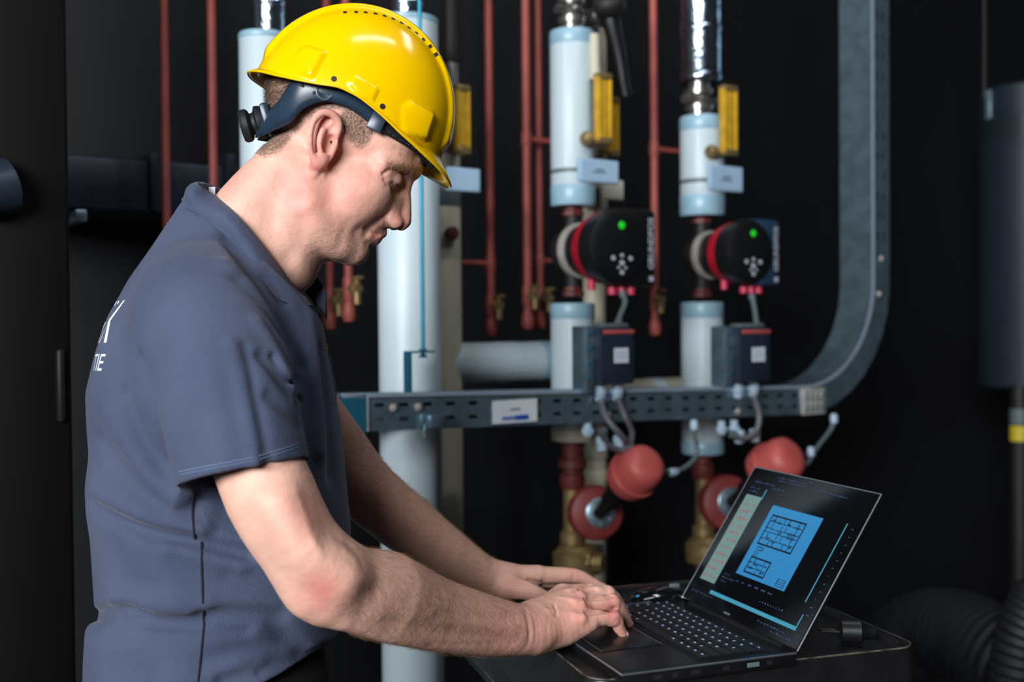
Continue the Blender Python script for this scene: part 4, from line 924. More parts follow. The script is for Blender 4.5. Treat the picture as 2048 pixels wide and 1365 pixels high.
# skull and face
hell((692, 215, 0), (160, 138, 108), 30)
hell((772, 300, 0), (66, 72, 84), 40)
hell((742, 395, 0), (58, 86, 62), 34)
hell((742, 372, 58), (36, 34, 28), 40, mir=True)
hell((690, 400, 56), (52, 62, 36), 40, mir=True)
hchain([(618, 415, 76), (640, 462, 64), (676, 488, 42), (704, 499, 16)], [30, 28, 26, 24], 34, mir=True)
hell((652, 470, 0), (58, 44, 56), 34)
hell((711, 503, 0), (24, 22, 30), 20)
hell((722, 458, 0), (34, 42, 38), 26)
hchain([(826, 340, 6), (816, 336, 34), (794, 328, 62), (768, 326, 80)], [12, 13, 12, 12], 22, mir=True)
hell((824, 330, 0), (16, 26, 32), 20)
hchain([(806, 366, 0), (808, 392, 0), (808, 420, 0), (805, 441, 0)], [12.5, 14, 15, 18], 14)
hchain([(790, 380, 10), (784, 412, 16), (780, 436, 20)], [14, 16, 16], 18, mir=True)
hell((788, 443, 21), (18, 14, 12), 9, mir=True)
hell((799, 451, 7), (12, 8, 8), 8, mir=True)
hell((795, 456, 15), (10, 6, 8), 3, 's', mir=True)
hchain([(776, 452, 25), (770, 438, 29), (778, 428, 28)], [0.5, 0.5, 0.5], 0, 'g', mir=True, amp=2.2, wid=4.5)
# mouth
hchain([(763, 467, 0), (756, 463, 12), (744, 460, 25)], [8.5, 7, 4], 10, mir=True)
hchain([(747, 482, 0), (742, 476, 12), (738, 467, 24)], [9, 8, 4], 10, mir=True)
hchain([(770, 479, 0), (757, 474, 12), (745, 466, 24), (735, 460, 31)], [0.5, 0.5, 0.5, 0.5], 0, 'g', mir=True, amp=2.4, wid=2.6)
hell((752, 472, 0), (12, 10, 22), 10)
hchain([(735, 460, 32), (724, 452, 42)], [0.5, 0.5], 0, 'g', mir=True, amp=2.0, wid=6)
hchain([(740, 493, 0), (728, 486, 24)], [1, 1], 0, 'g', mir=True, amp=4, wid=9)
hchain([(772, 420, 34), (752, 440, 44), (736, 458, 46)], [1, 1, 1], 0, 'g', mir=True, amp=2.6, wid=8)
# eyes
hell((802, 369, 44), (24, 18, 22), 20, 's', mir=True)
hchain([(810, 366, 0), (802, 372, 0), (790, 380, 0)], [13, 18, 20], 10)
hell((783, 358, 44), (22, 19, 19), 14, mir=True)
hchain([(808, 349, 36), (792, 340, 54), (770, 340, 66)], [0.5]*3, 0, 'g', mir=True, amp=2.6, wid=4)
hchain([(802, 372, 48), (790, 371, 60), (772, 360, 66)], [0.5]*3, 0, 'g', mir=True, amp=2.4, wid=3.2)
hchain([(796, 384, 46), (780, 382, 60), (764, 370, 68)], [0.5]*3, 0, 'g', mir=True, amp=1.6, wid=5)
for i, dy in enumerate((0, 9, 17)): hchain([(762+dy*0.4, 352+dy, 74), (745, 350+dy*1.6, 84)], [0.5]*2, 0, 'g', mir=True, amp=0.9, wid=2.4)
# ear
EAR = [(664, 284), (676, 266), (678, 246), (666, 230), (648, 225), (632, 236), (623, 258), (621, 286), (625, 310), (634, 325)]
EC = [104, 108, 112, 117, 121, 123, 123, 120, 114, 108]
hell((650, 278, 100), (26, 50, 9), 6, mir=True, axes=(dirpx(HD, 1, 0.1), dirpx(HD, 0.1, -1), nrm(hc-HD.r*0.25)))
hchain([(x, y, c) for (x, y), c in zip(EAR, EC)], [4, 6.5, 7.5, 8, 8, 8, 7.5, 7, 7, 8], 5, mir=True, sub=3)
hell((640, 322, 108), (14, 14, 9), 8, mir=True)
hchain([(662, 246, 112), (648, 258, 114), (640, 280, 114), (642, 302, 112), (652, 312, 108)], [5, 6.5, 7, 6.5, 5], 5, mir=True)
hell((657, 288, 108), (11, 19, 11), 6, 's', mir=True)
hell((652, 246, 118), (12, 10, 6), 6, 's', mir=True)
hchain([(634, 248, 122), (629, 275, 122), (631, 302, 118)], [0.5]*3, 0, 'g', mir=True, amp=2.2, wid=5)
hell((668, 293, 103), (7, 10, 6), 5, mir=True)
hchain([(613, 225, 102), (608, 268, 102), (612, 310, 96)], [3]*3, 0, 'g', mir=True, amp=2.5, wid=7)
# neck
hchain([(632, 360, 0), (560, 420, 0), (490, 500, 0), (450, 580, 0)], [92, 104, 112, 116], 40, flat=(hc, 0.80))
hchain([(618, 360, 70), (590, 440, 62), (585, 530, 40)], [24, 24, 22], 40, mir=True)
hchain([(600, 470, 0), (585, 540, 0)], [50, 48], 30)
hchain([(560, 330, 40), (500, 400, 44), (460, 470, 50)], [44, 44, 40], 40, mir=True)
for q in ((598, 400), (590, 430)): hchain([(q[0]-40, q[1]-52, 92), (q[0]-10, q[1], 96), (q[0]-6, q[1]+50, 88)], [1]*3, 0, 'g', amp=0.8, wid=5)

# ------------------------------------------------------------------ arms and hands (pixel, depth)
def A(pts): return np.array([P(x, y, Y) for x, y, Y in pts])
def arm(pts, rpx, k=0.02, **kw): BODY.chain(A(pts), [PR(r, p[2]) for r, p in zip(rpx, pts)], k=k, **kw)
TS = Plane(430, 850, 1.46); ts = TS.s
BODY.chain(np.array([TS(470, 540), TS(430, 700), TS(430, 900), TS(430, 1250)]), [0.06, 0.05, 0.045, 0.045], 0.03)
BODY.chain(np.array([P(425, 690, 1.34), P(440, 690, 1.46), P(500, 680, 1.60)]), [0.04, 0.045, 0.04], 0.03)
# near (right) arm
arm([(425, 690, 1.34), (470, 810, 1.295), (541, 990, 1.27), (598, 1092, 1.272), (642, 1146, 1.28)], [70, 84, 91, 83, 76], 0.03, sub=12)
arm([(645, 1152, 1.28), (703, 1177, 1.30), (770, 1192, 1.345), (862, 1226, 1.41), (950, 1246, 1.465), (1020, 1257, 1.505), (1062, 1258, 1.53)], [76, 82, 89, 74, 62, 51, 47], 0.03, sub=12)
arm([(628, 1186, 1.265), (650, 1196, 1.27)], [40, 44], 0.025)
arm([(560, 1010, 1.225), (610, 1100, 1.225), (680, 1150, 1.245)], [30, 34, 40], 0.03)
arm([(690, 1240, 1.27), (800, 1272, 1.33), (950, 1290, 1.44), (1040, 1288, 1.50)], [10, 12, 10, 12], 0.02)
arm([(716, 1096, 1.25), (690, 1066, 1.25)], [1, 1], 0, op='g', amp=0.002, wid=0.008)
arm([(800, 1250, 1.285), (900, 1262, 1.36), (1000, 1274, 1.46)], [1]*3, 0, op='g', amp=0.0014, wid=0.008)
arm([(880, 1232, 1.345), (960, 1238, 1.41), (1010, 1242, 1.455)], [1]*3, 0, op='g', amp=0.0012, wid=0.006)
arm([(590, 1000, 1.205), (620, 1060, 1.205), (640, 1110, 1.215)], [1]*3, 0, op='g', amp=-0.0015, wid=0.006)
def hand_near():
    m = [(1160, 1240, 1.56), (1160, 1210, 1.585), (1152, 1194, 1.607), (1126, 1190, 1.63)]
    w = [(1064, 1268, 1.528), (1064, 1252, 1.54), (1066, 1242, 1.552), (1070, 1240, 1.565)]
    for a, b, r0, r1 in zip(w, m, (40, 40, 38, 34), (21, 22, 22, 22)):
        mid = tuple((a[i]+b[i])/2 for i in range(3)); arm([a, mid, b], [r0, (r0+r1)/2-1, r1], 0.014)
    arm([(1078, 1280, 1.542), (1130, 1265, 1.556), (1178, 1246, 1.565)], [28, 28, 20], 0.012)
    f = [[m[0], (1224, 1237, 1.583), (1238, 1256, 1.592), (1246, 1269, 1.597)], [m[1], (1224, 1208, 1.614), (1246, 1232, 1.632), (1255, 1247, 1.64)],
         [m[2], (1214, 1191, 1.636), (1238, 1212, 1.656), (1248, 1226, 1.665)], [m[3], (1180, 1186, 1.655), (1208, 1204, 1.675), (1218, 1222, 1.685)]]
    rr_ = [(19, 15.5, 12, 9.5), (19, 16, 13, 10.5), (20, 17, 13, 11), (20, 16, 13, 11)]
    for p, r in zip(f, rr_): arm(p, r, 0.004, sub=3)
    for p, r in zip(f, rr_):
        arm([(p[1][0]+1, p[1][1]-1, p[1][2])], [1], 0) if False else None
        BODY.ell(P(p[1][0]-1, p[1][1]-1, p[1][2]), np.eye(3), [PR(r[1]*1.12, p[1][2])]*3, 0.004)
    arm([(1092, 1262, 1.59), (1140, 1262, 1.63), (1178, 1262, 1.65)], [20, 16, 12], 0.008)
    # tendons, knuckle hollows, creases
    for q in ([(1085, 1222, 1.54), (1108, 1226, 1.545)],): pass
    arm([(1108, 1212, 1.522), (1111, 1230, 1.512)], [1, 1], 0, op='g', amp=0.0014, wid=0.0028)
    for (x0, y0, x1, y1, Y) in ((1160, 1184, 1186, 1182, 1.60),):
        arm([(x0, y0, Y), (x1, y1, Y+0.02)], [1, 1], 0, op='g', amp=0.0018, wid=0.004)
    for (x, y, Y) in ((1158, 1238, 1.545), (1157, 1208, 1.568), (1148, 1188, 1.592)): arm([(x-6, y, Y), (x+6, y, Y)], [4, 4], 0.012)
    arm([(1052, 1225, 1.49), (1057, 1255, 1.482), (1056, 1285, 1.49)], [1]*3, 0, op='g', amp=0.0009, wid=0.003)
    arm([(1182, 1225, 1.558), (1204, 1222, 1.568), (1228, 1220, 1.583)], [2]*3, 0, op='g', amp=0.004, wid=0.0028)
    arm([(1178, 1198, 1.585), (1202, 1198, 1.597), (1226, 1196, 1.612)], [2]*3, 0, op='g', amp=0.003, wid=0.0028)
    arm([(1236, 1252, 1.60), (1232, 1240, 1.60)], [2]*2, 0, op='g', amp=0.002, wid=0.004)
    return f
FN = hand_near()
# far (left) arm
arm([(500, 680, 1.60), (590, 790, 1.65), (670, 900, 1.68), (728, 976, 1.685), (810, 1046, 1.715), (890, 1106, 1.75), (958, 1147, 1.775), (1008, 1162, 1.785)], [60, 66, 66, 64, 60, 52, 40, 35], 0.02, sub=10)
def hand_far():
    m = [(1074, 1151, 1.795), (1078, 1158, 1.82), (1082, 1166, 1.84), (1082, 1174, 1.86)]
    w = [(1010, 1160, 1.785), (1010, 1162, 1.80), (1010, 1166, 1.812), (1010, 1170, 1.822)]
    for a, b, r0 in zip(w, m, (29, 28, 26, 24)): arm([a, tuple((a[i]+b[i])/2 for i in range(3)), b], [r0, r0*0.86, 20], 0.012)
    f = [[m[0], (1148, 1152, 1.808), (1181, 1165, 1.815), (1202, 1175, 1.818)], [m[1], (1155, 1164, 1.835), (1188, 1176, 1.842), (1206, 1184, 1.845)],
         [m[2], (1150, 1170, 1.858), (1180, 1180, 1.866), (1198, 1186, 1.87)], [m[3], (1135, 1174, 1.878), (1160, 1182, 1.885), (1174, 1186, 1.888)]]
    for p in f: arm(p, (18, 14.5, 11.5, 9), 0.004, sub=3)
    arm([(1012, 1176, 1.765), (1044, 1180, 1.755), (1066, 1186, 1.755), (1088, 1192, 1.76)], [24, 20, 17, 11], 0.010)
    arm([(1058, 1163, 1.775), (1085, 1170, 1.785)], [1, 1], 0, op='g', amp=0.002, wid=0.004)
    for x, y in ((1084, 1164), (1146, 1164)): arm([(x, y-4, 1.785), (x+1, y+8, 1.79)], [1, 1], 0, op='g', amp=0.0012, wid=0.003)
    return f
FF = hand_far()
def body_y(x, y, y0=1.1, y1=1.95):
    d = ray(x, y); t = np.linspace(y0, y1, 280); f = BODY.ev(CAM+np.outer(t/d[1], d)); i = np.argmax(f < 0); return t[i] if f[i] < 0 else None
bfolds = []
def body_fold(pts, amp, wid, y0=1.1, mir=False):
    q = [P(x, y, Y) for x, y, Y in ((x, y, body_y(x, y, y0)) for x, y in pts) if Y is not None]
    if len(q) > 1:
        q = np.array(q); bfolds.append((q, amp, wid))
        if mir: bfolds.append((HD.mir(q), amp, wid))
# hands
for pts, amp, wid in (([(1174, 1227), (1190, 1225), (1210, 1223), (1230, 1219)], 0.013, 0.0028), ([(1172, 1200), (1190, 1199), (1208, 1196), (1222, 1190)], 0.008, 0.0026), ([(1150, 1182), (1170, 1181), (1190, 1180)], 0.003, 0.003),
    ([(1108, 1210), (1110, 1220), (1112, 1232)], 0.0016, 0.0022), ([(1096, 1240), (1093, 1252), (1092, 1264)], 0.0006, 0.0022), ([(1052, 1222), (1058, 1245), (1058, 1270), (1054, 1292)], 0.0006, 0.0035), ([(1064, 1230), (1070, 1256), (1069, 1284)], 0.0006, 0.0025), ([(1074, 1238), (1078, 1262), (1076, 1290)], 0.0004, 0.0022),
    ([(1120, 1196), (1140, 1200), (1152, 1204)], -0.0014, 0.004), ([(1095, 1222), (1125, 1226), (1150, 1230)], -0.0012, 0.004), ([(1228, 1244), (1236, 1240), (1242, 1246)], 0.0010, 0.0016)  ):
    body_fold(pts, amp, wid)
for pts, amp, wid in (([(1056, 1162), (1070, 1164), (1086, 1168)], 0.003, 0.003), ([(1084, 1160), (1085, 1168), (1084, 1172)], 0.0012, 0.002), ([(1146, 1154), (1146, 1162)], 0.0012, 0.002), ([(1034, 1162), (1050, 1168), (1062, 1172)], 0.0012, 0.003)): body_fold(pts, amp, wid, 1.66)
# forearm lines
for pts, amp, wid in (([(770, 1240), (860, 1262), (960, 1272), (1030, 1282)], 0.0016, 0.007), ([(860, 1290), (950, 1288), (1020, 1290)], 0.0010, 0.004), ([(900, 1222), (970, 1232), (1030, 1240)], 0.0012, 0.006), ([(700, 1092), (716, 1110), (724, 1130)], 0.002, 0.008), ([(590, 985), (610, 1040), (630, 1090)], -0.0012, 0.006), ([(660, 1130), (690, 1150), (740, 1160)], -0.0014, 0.010)): body_fold(pts, amp*0.7, wid)
# face
for pts, amp, wid in (([(779, 423), (771, 434), (772, 447), (780, 456)], 0.0030, 0.0022), ([(766, 348), (778, 341), (794, 341), (808, 350)], 0.0019, 0.0022), ([(768, 360), (780, 368), (794, 373), (806, 374)], 0.0030, 0.0018), ([(772, 372), (786, 382), (798, 386)], 0.0012, 0.0025), ([(768, 428), (752, 446), (738, 459), (730, 470)], 0.0013, 0.0045),
    ([(736, 461), (746, 466), (758, 471), (770, 477)], 0.0030, 0.0018), ([(730, 455), (735, 461), (734, 468)], 0.0010, 0.0030), ([(752, 356), (742, 352)], 0.0009, 0.0016), ([(752, 364), (740, 366)], 0.0008, 0.0016), ([(790, 296), (815, 306), (836, 318)], 0.0010, 0.0022), ([(800, 310), (820, 318), (838, 330)], 0.0010, 0.0022),
    ([(700, 440), (684, 470), (676, 495)], 0.0010, 0.006), ([(598, 380), (606, 430), (596, 480), (580, 515)], 0.0022, 0.010), ([(735, 494), (745, 496)], 0.0016, 0.004)): body_fold(pts, amp, wid, 1.3, True)
for q, amp, wid in bfolds: BODY.chain(q, [0.0003]*len(q), 0, 'g', 3, amp=amp, wid=wid)
import time; _t = time.time()
bv, bf = BODY.mesh(0.0018, 36); bv = relax(bv, bf, 1, 0.45); bn = vnormals(bv, bf)
print('body verts', len(bv), time.time()-_t)
def projn(v):
    d = v-CAM; z = d@FW; return 1024+FPX*(d@RT)/z, 682.5-FPX*(d@UP)/z
def sstep(a, b, x): t = np.clip((x-a)/(b-a), 0, 1); return t*t*(3-2*t)
cc = (bv-HD.O)@hc; near = bv-np.outer(2*np.minimum(cc, 0), hc); hx_, hy_ = projn(near); rx_, ry_ = projn(bv)
ishead = (np.linalg.norm(bv-HD(650, 330), axis=1) < 0.24)
HL_X = [400, 500, 530, 560, 590, 612, 640, 676, 690, 702, 720, 738, 750, 770, 800, 950]
HL_Y = [290, 296, 314, 304, 268, 244, 226, 246, 268, 286, 296, 286, 262, 232, 150, 60]
hl = np.interp(hx_, HL_X, HL_Y)
isear = (np.abs(hx_-650) < 33) & (hy_ > 218) & (hy_ < 342) & (np.abs(cc) > 0.066)
m_hair = np.where(ishead & ~isear, 1-sstep(-14, 10, hy_-hl), 0)
def spot(x, y, r): return np.exp(-(((hx_-x)**2+(hy_-y)**2)/r**2))
m_red = np.where(ishead, 0.5*spot(805, 440, 26)+0.45*spot(730, 330, 60)*0.6+0.5*spot(757, 474, 17)+0.5*np.where(isear, 1, 0)*sstep(225, 300, hy_)*0+np.where(isear, 0.45, 0)+0.45*spot(610, 400, 60)+0.3*spot(700, 400, 60)+0.4*spot(470, 370, 40)+0.35*spot(600, 350, 30), 0)
def spot2(x, y, r): return np.exp(-(((rx_-x)**2+(ry_-y)**2)/r**2))
armz = ry_ > 800
for (x, y, r, a) in ((640, 1185, 45, 0.75), (1090, 1250, 60, 0.3), (1165, 1238, 30, 0.35), (1226, 1208, 22, 0.5), (1226, 1232, 20, 0.5), (1160, 1205, 25, 0.4), (1240, 1262, 22, 0.4), (1000, 1262, 50, 0.35), (600, 1030, 60, 0.3), (1030, 1180, 30, 0.3), (1150, 1150, 30, 0.3)):
    m_red = m_red+np.where(armz, a*spot2(x, y, r), 0)
m_stub = np.where(ishead, np.clip(0.5*sstep(440, 480, hy_+(hx_-600)*0.10)*sstep(590, 640, hx_), 0, 1)*(1-0.9*spot(757, 474, 14)), 0)
m_stub = np.where(ishead, np.maximum(m_stub, 0.5*spot(800, 336, 10)+0.6*np.exp(-((hy_-(332+0.18*(hx_-790)))/7.0)**2)*sstep(768, 782, hx_)*(1-sstep(826, 838, hx_))), m_stub)
m_stub = np.maximum(m_stub, np.where(armz, np.where(bv[:, 1] > 1.6, 0.3*sstep(650, 720, rx_)*(1-sstep(960, 1040, rx_)), 0.10*sstep(690, 800, rx_)*(1-sstep(980, 1060, rx_))), 0))
mask = np.stack([m_hair, np.clip(m_red, 0, 1), m_stub, np.ones(len(bv))], 1).astype(np.float32)
person = thing('person', 'man in navy polo shirt bending over a laptop, typing with both hands', 'person', (float(TS.O[0]), float(TS.O[1]), 0.0))
bme = np_mesh('body', bv, bf); ca = bme.color_attributes.new('mask', 'FLOAT_COLOR', 'POINT'); ca.data.foreach_set('color', mask.ravel())
body = link('body', bme, M_skin, person, False); bme.polygons.foreach_set('use_smooth', np.ones(len(bf), bool))

# hair: short tapered strands standing on the skin
def strands(sel, count, length, width, flow, lift, name, m, jitter=0.35, bend=0.0):
    idx = RNG.choice(np.flatnonzero(sel), count); p = bv[idx]; nn = bn[idx]
    fl = flow(p) if callable(flow) else np.broadcast_to(flow, p.shape); fl = fl+RNG.normal(0, jitter, p.shape); fl -= nn*(fl*nn).sum(1)[:, None]; fl /= np.linalg.norm(fl, axis=1)[:, None]+1e-9
    d = fl*(1-lift)+nn*lift; d /= np.linalg.norm(d, axis=1)[:, None]; L = (length*RNG.uniform(0.6, 1.3, len(p)))[:, None]
    p = p+RNG.normal(0, 0.0007, p.shape); side = np.cross(d, np.cross(fl, nn)+RNG.normal(0, 0.6, p.shape)); side /= np.linalg.norm(side, axis=1)[:, None]+1e-9; side *= width/2
    mid = p+d*L*0.55; tip = p+(d*0.85-nn*bend*0.3+fl*0.3)*L
    v = np.concatenate([p-side, p+side, mid+side*0.8, mid-side*0.8, tip], 0); n = len(p); i = np.arange(n)
    q = np.stack([i, i+n, i+2*n, i+3*n], 1); t = np.stack([i+3*n, i+2*n, i+4*n], 1)
    me = bpy.data.meshes.new(name); me.from_pydata(v.tolist(), [], q.tolist()+t.tolist()); return link(name, me, m, person, False, kind='stuff')
hb = -hf*0.75-hu*0.55
strands((m_hair > 0.9) & (hy_ < 232) & (hx_ < 640) & ishead, 5200, 0.012, 0.00035, hb, 0.28, 'hair', M_hair, 0.25)
strands((m_hair > 0.35) & (hy_ > 180) & (hx_ < 780) & ishead, 11000, 0.0036, 0.00026, -hu*0.9-hf*0.35, 0.25, 'short_hair', M_hairg, 0.35)
brow = ishead & (np.abs(hy_-(330+0.2*(hx_-790))) < 7) & (hx_ > 772) & (hx_ < 838) & (np.abs(cc) > 0.004)
if brow.sum() > 10: strands(brow, 500, 0.006, 0.00025, -hf*0.6-hu*0.5, 0.2, 'eyebrow', M_armhair)
lash = ishead & (np.abs(hy_-372+0.2*(800-hx_)) < 3) & (hx_ > 775) & (hx_ < 806) & (np.abs(cc) > 0.02)
if lash.sum() > 5: strands(lash, 160, 0.0055, 0.0003, hf*0.7-hu*0.8, 0.5, 'eyelash', M_hair, 0.15)
def near_flow(p): return np.broadcast_to(nrm(P(1000, 1250, 1.5)-P(720, 1180, 1.3)), p.shape)*0.6+np.array([0, 0, -0.55])
strands(armz & (rx_ > 690) & (rx_ < 1040) & (bv[:, 1] < 1.56) & (ry_ > 1090), 5200, 0.012, 0.00016, near_flow, 0.18, 'arm_hair', M_armhair, 0.3)
def far_flow(p): return np.broadcast_to(nrm(P(1000, 1160, 1.78)-P(760, 1000, 1.7)), p.shape)*0.7+np.array([0, 0, 0.2])
strands(armz & (rx_ > 680) & (rx_ < 985) & (bv[:, 1] > 1.60) & (ry_ > 850), 3600, 0.012, 0.00016, far_flow, 0.2, 'arm_hair', M_armhair, 0.3)
# finger nails
def nail(p, r, up):
    a, b = P(*p[2]), P(*p[3]); d = nrm(b-a); n = nrm(up-d*(up@d)); w = np.cross(n, d); R = PR(r, p[3][2])
    MB().ball(b+n*R*0.72+d*R*0.25, (R*0.85, R*0.62, R*0.35), 12, 6, np.array([d, w, n])).build('fingernail', M_nail, person)
for p in FN[:3]: nail(p, 10, np.array([0.8, -0.15, 0.55]))
for p in FF[:1]: nail(p, 9, np.array([0.3, 0.1, 1.0]))

# ------------------------------------------------------------------ shirt
SH_ = Field()
YS = np.array([380, 400, 440, 500, 560, 620, 700, 780, 850, 900, 960, 1010, 1060, 1120, 1180, 1212, 1235, 1300, 1400, 1480])
LS = np.array([392, 366, 340, 300, 257, 224, 192, 172, 175, 179, 171, 173, 181, 185, 189, 187, 171, 167, 165, 166])
RS = np.array([430, 470, 540, 592, 625, 640, 652, 666, 680, 685, 690, 695, 700, 698, 690, 686, 680, 674, 664, 655])
WS_ = np.array([30, 46, 78, 118, 172, 222, 250, 256, 256, 252, 248, 246, 243, 240, 238, 237, 238, 240, 242, 242])
def tl(x, y): p = TS(x, y)-TS.O; return p@TS.r, p[2]
_z = np.array([tl(430, y)[1] for y in YS]); _l = np.array([tl(x, y)[0] for x, y in zip(LS, YS)]); _rr = np.array([tl(x, y)[0] for x, y in zip(RS, YS)]); _w = WS_*ts
zo = np.argsort(_z)
zf = np.linspace(_z.min(), _z.max(), 300)
def sm(a): a = np.interp(zf, _z[zo], a[zo]); k = np.hanning(13); k /= k.sum(); return np.convolve(np.pad(a, 6, 'edge'), k, 'valid')
lf, rf_, wf = sm(_l), sm(_rr), sm(_w)
def torso(q):
    p = q-TS.O; a, b, c = p@TS.r, p[:, 2], p@TS.c
    l, r, w = np.interp(b, zf, lf), np.interp(b, zf, rf_), np.interp(b, zf, wf); ca_, ha = (l+r)/2, (r-l)/2
    a = a-ca_; k = (np.abs(a/ha)**2.15+np.abs(c/w)**2.15)**(1/2.15); d = (k-1)*np.minimum(ha, w)*0.9
    return np.maximum(np.maximum(d, zf[0]-b), b-zf[-1])
ext = np.array([np.abs(TS.r[0])*0.35+0.2, 0.32, 0])
SH_.add(torso, np.array([TS.O[0]-0.30, TS.O[1]-0.30, TS.O[2]+zf[0]]), np.array([TS.O[0]+0.30, TS.O[1]+0.30, TS.O[2]+zf[-1]]))
def sarm(pts, rpx, k=0.03, **kw): SH_.chain(A(pts), [PR(r, p[2]) for r, p in zip(rpx, pts)], k=k, **kw)
def cutplane(f, p0, n_, lo, hi):                  # chain limited by a plane
    def fn(q):
        d = f(q)
        if d is None: return None
        return np.maximum(d, ((q-p0)@n_).astype(np.float32))
    SH_.add(fn, lo, hi, 'u', 0.012)
def sleeve(pts, rpx, hem, hn, k=0.03):
    tmp = Field(); tmp.chain(A(pts), [PR(r, p[2]) for r, p in zip(rpx, pts)], k=0.03, flat=None); fn, l, h, op, kk_ = tmp.ops[0]
    f2 = lambda q, fn=fn: (lambda d: None if d is None else np.maximum(d, ((q-hem)@hn).astype(np.float32)))(fn(q))
    SH_.add(f2, l, h, 'u', k)
hemN = nrm(P(500, 1000, 1.262)-P(455, 800, 1.28)+np.array([-0.004, 0.0, 0]))
SH_.chain(A([(400, 590, 1.375), (412, 640, 1.345)]), [0.050, 0.064], 0.045)
sleeve([(402, 620, 1.36), (425, 700, 1.32), (455, 800, 1.292), (482, 920, 1.28), (500, 1010, 1.275)], [108, 126, 136, 133, 132], P(488, 946, 1.28), hemN, 0.035)
sleeve([(520, 600, 1.60), (575, 740, 1.64), (600, 860, 1.66)], [95, 88, 80], P(592, 830, 1.66), nrm(P(600, 860, 1.66)-P(575, 740, 1.64)), 0.03)
# hollow of the sleeve
SH_.chain(A([(488, 940, 1.28), (500, 1010, 1.275)]), [PR(112, 1.28), PR(119, 1.28)], 0.002, 's')
# folds (grooves and ridges) on the near side, given where they run in the picture
def near_y(x, y):                                  # depth of the shirt surface under a pixel
    d = ray(x, y); lo_, hi_ = 1.02, 1.75; ts_ = np.linspace(lo_, hi_, 160); q = CAM+np.outer(ts_/d[1], d); f = SH_.ev(q)
    i = np.argmax(f < 0); return ts_[i] if f[i] < 0 else 1.46
def fold(pts, amp, wid, ends=True):
    q = np.array([P(x, y, near_y(x, y)) for x, y in pts]); folds.append((q, amp, wid))
folds = []
fold([(462, 478), (500, 535), (545, 600), (585, 680)], 0.010, 0.013); fold([(480, 560), (525, 612), (568, 690), (594, 760)], 0.009, 0.011)
fold([(450, 530), (500, 580), (545, 650), (575, 720)], -0.006, 0.011); fold([(515, 650), (558, 715), (590, 795)], -0.006, 0.010)
fold([(525, 715), (568, 770), (600, 820)], 0.008, 0.009); fold([(540, 795), (580, 830), (604, 856)], 0.006, 0.008)
fold([(535, 560), (582, 640), (604, 730)], 0.009, 0.011)
fold([(462, 690), (484, 780), (508, 880), (514, 925)], -0.004, 0.009); fold([(488, 700), (505, 790), (526, 890), (532, 925)], 0.004, 0.008)
fold([(375, 740), (372, 820), (370, 880)], 0.003, 0.014); fold([(425, 760), (440, 850), (446, 915)], -0.003, 0.012)
fold([(285, 720), (305, 800), (322, 870), (335, 925)], 0.008, 0.010)
fold([(255, 790), (285, 860), (318, 920), (345, 960)], 0.005, 0.012); fold([(225, 830), (262, 900), (305, 960), (350, 1000)], -0.006, 0.014)
fold([(180, 1005), (230, 1036), (300, 1064), (390, 1084), (490, 1108)], 0.010, 0.010); fold([(190, 978), (260, 1020), (330, 1040), (400, 1060)], -0.006, 0.016)
fold([(205, 880), (255, 950), (320, 1006), (380, 1030)], 0.006, 0.014); fold([(340, 1095), (400, 1105), (480, 1130)], -0.006, 0.012)
fold([(180, 1238), (230, 1226), (262, 1221), (310, 1240), (405, 1248)], 0.011, 0.009); fold([(240, 1246), (300, 1246), (405, 1254), (490, 1266)], 0.007, 0.007)
fold([(405, 1234), (470, 1230), (560, 1236)], 0.010, 0.009); fold([(230, 1196), (320, 1208), (410, 1215)], -0.006, 0.014)
fold([(550, 1248), (580, 1280), (605, 1304)], 0.008, 0.011); fold([(410, 1336), (480, 1306), (560, 1294)], 0.007, 0.016); fold([(350, 1360), (440, 1342), (520, 1336)], -0.006, 0.014)
fold([(450, 1365), (540, 1334), (650, 1312)], 0.010, 0.012); fold([(400, 1000), (410, 1035), (430, 1060)], 0.005, 0.010); fold([(300, 560), (270, 660), (250, 760)], -0.003, 0.025)
fold([(618, 640), (630, 760), (636, 900)], -0.006, 0.012); fold([(640, 700), (655, 820), (662, 950)], 0.006, 0.011); fold([(460, 1150), (520, 1180), (570, 1200)], 0.004, 0.014)
fold([(220, 640), (205, 760), (200, 860)], -0.003, 0.02); fold([(340, 560), (380, 640), (400, 720)], -0.003, 0.03); fold([(290, 1110), (330, 1150), (350, 1190)], -0.004, 0.02)
for pts in ([(215, 1030), (300, 1064), (388, 1084)], [(388, 1084), (440, 1096), (500, 1112)], [(186, 1236), (230, 1226), (262, 1221), (300, 1238)], [(300, 1246), (405, 1254)], [(408, 1234), (470, 1231), (545, 1236)], [(520, 1345), (580, 1318), (650, 1306)], [(552, 1252), (580, 1282), (600, 1300)], [(470, 490), (505, 545), (545, 605)], [(545, 715), (575, 760), (598, 800)], [(560, 640), (590, 720), (600, 760)]): fold(pts, 0.008, 0.0042)
for q, amp, wid in folds: SH_.chain(q, [0.0005]*len(q), 0, 'g', 4, amp=amp, wid=wid)
CU = [(398, 366, 0), (400, 374, 46), (432, 394, 88), (470, 428, 112), (512, 474, 122), (552, 526, 114), (588, 574, 90), (618, 602, 58)]
CL = [(364, 398, 0), (370, 412, 54), (398, 430, 104), (440, 460, 142), (484, 506, 160), (524, 558, 154), (564, 602, 124), (624, 611, 60)]
def conform(x, y, c, lift):
    Y = near_y(x, y); p = P(x, y, Y-lift); q = TS(x, y, c); return p if Y != 1.46 and c > 20 else q
CLp = [conform(x, y, c, 0.005) for x, y, c in CL]
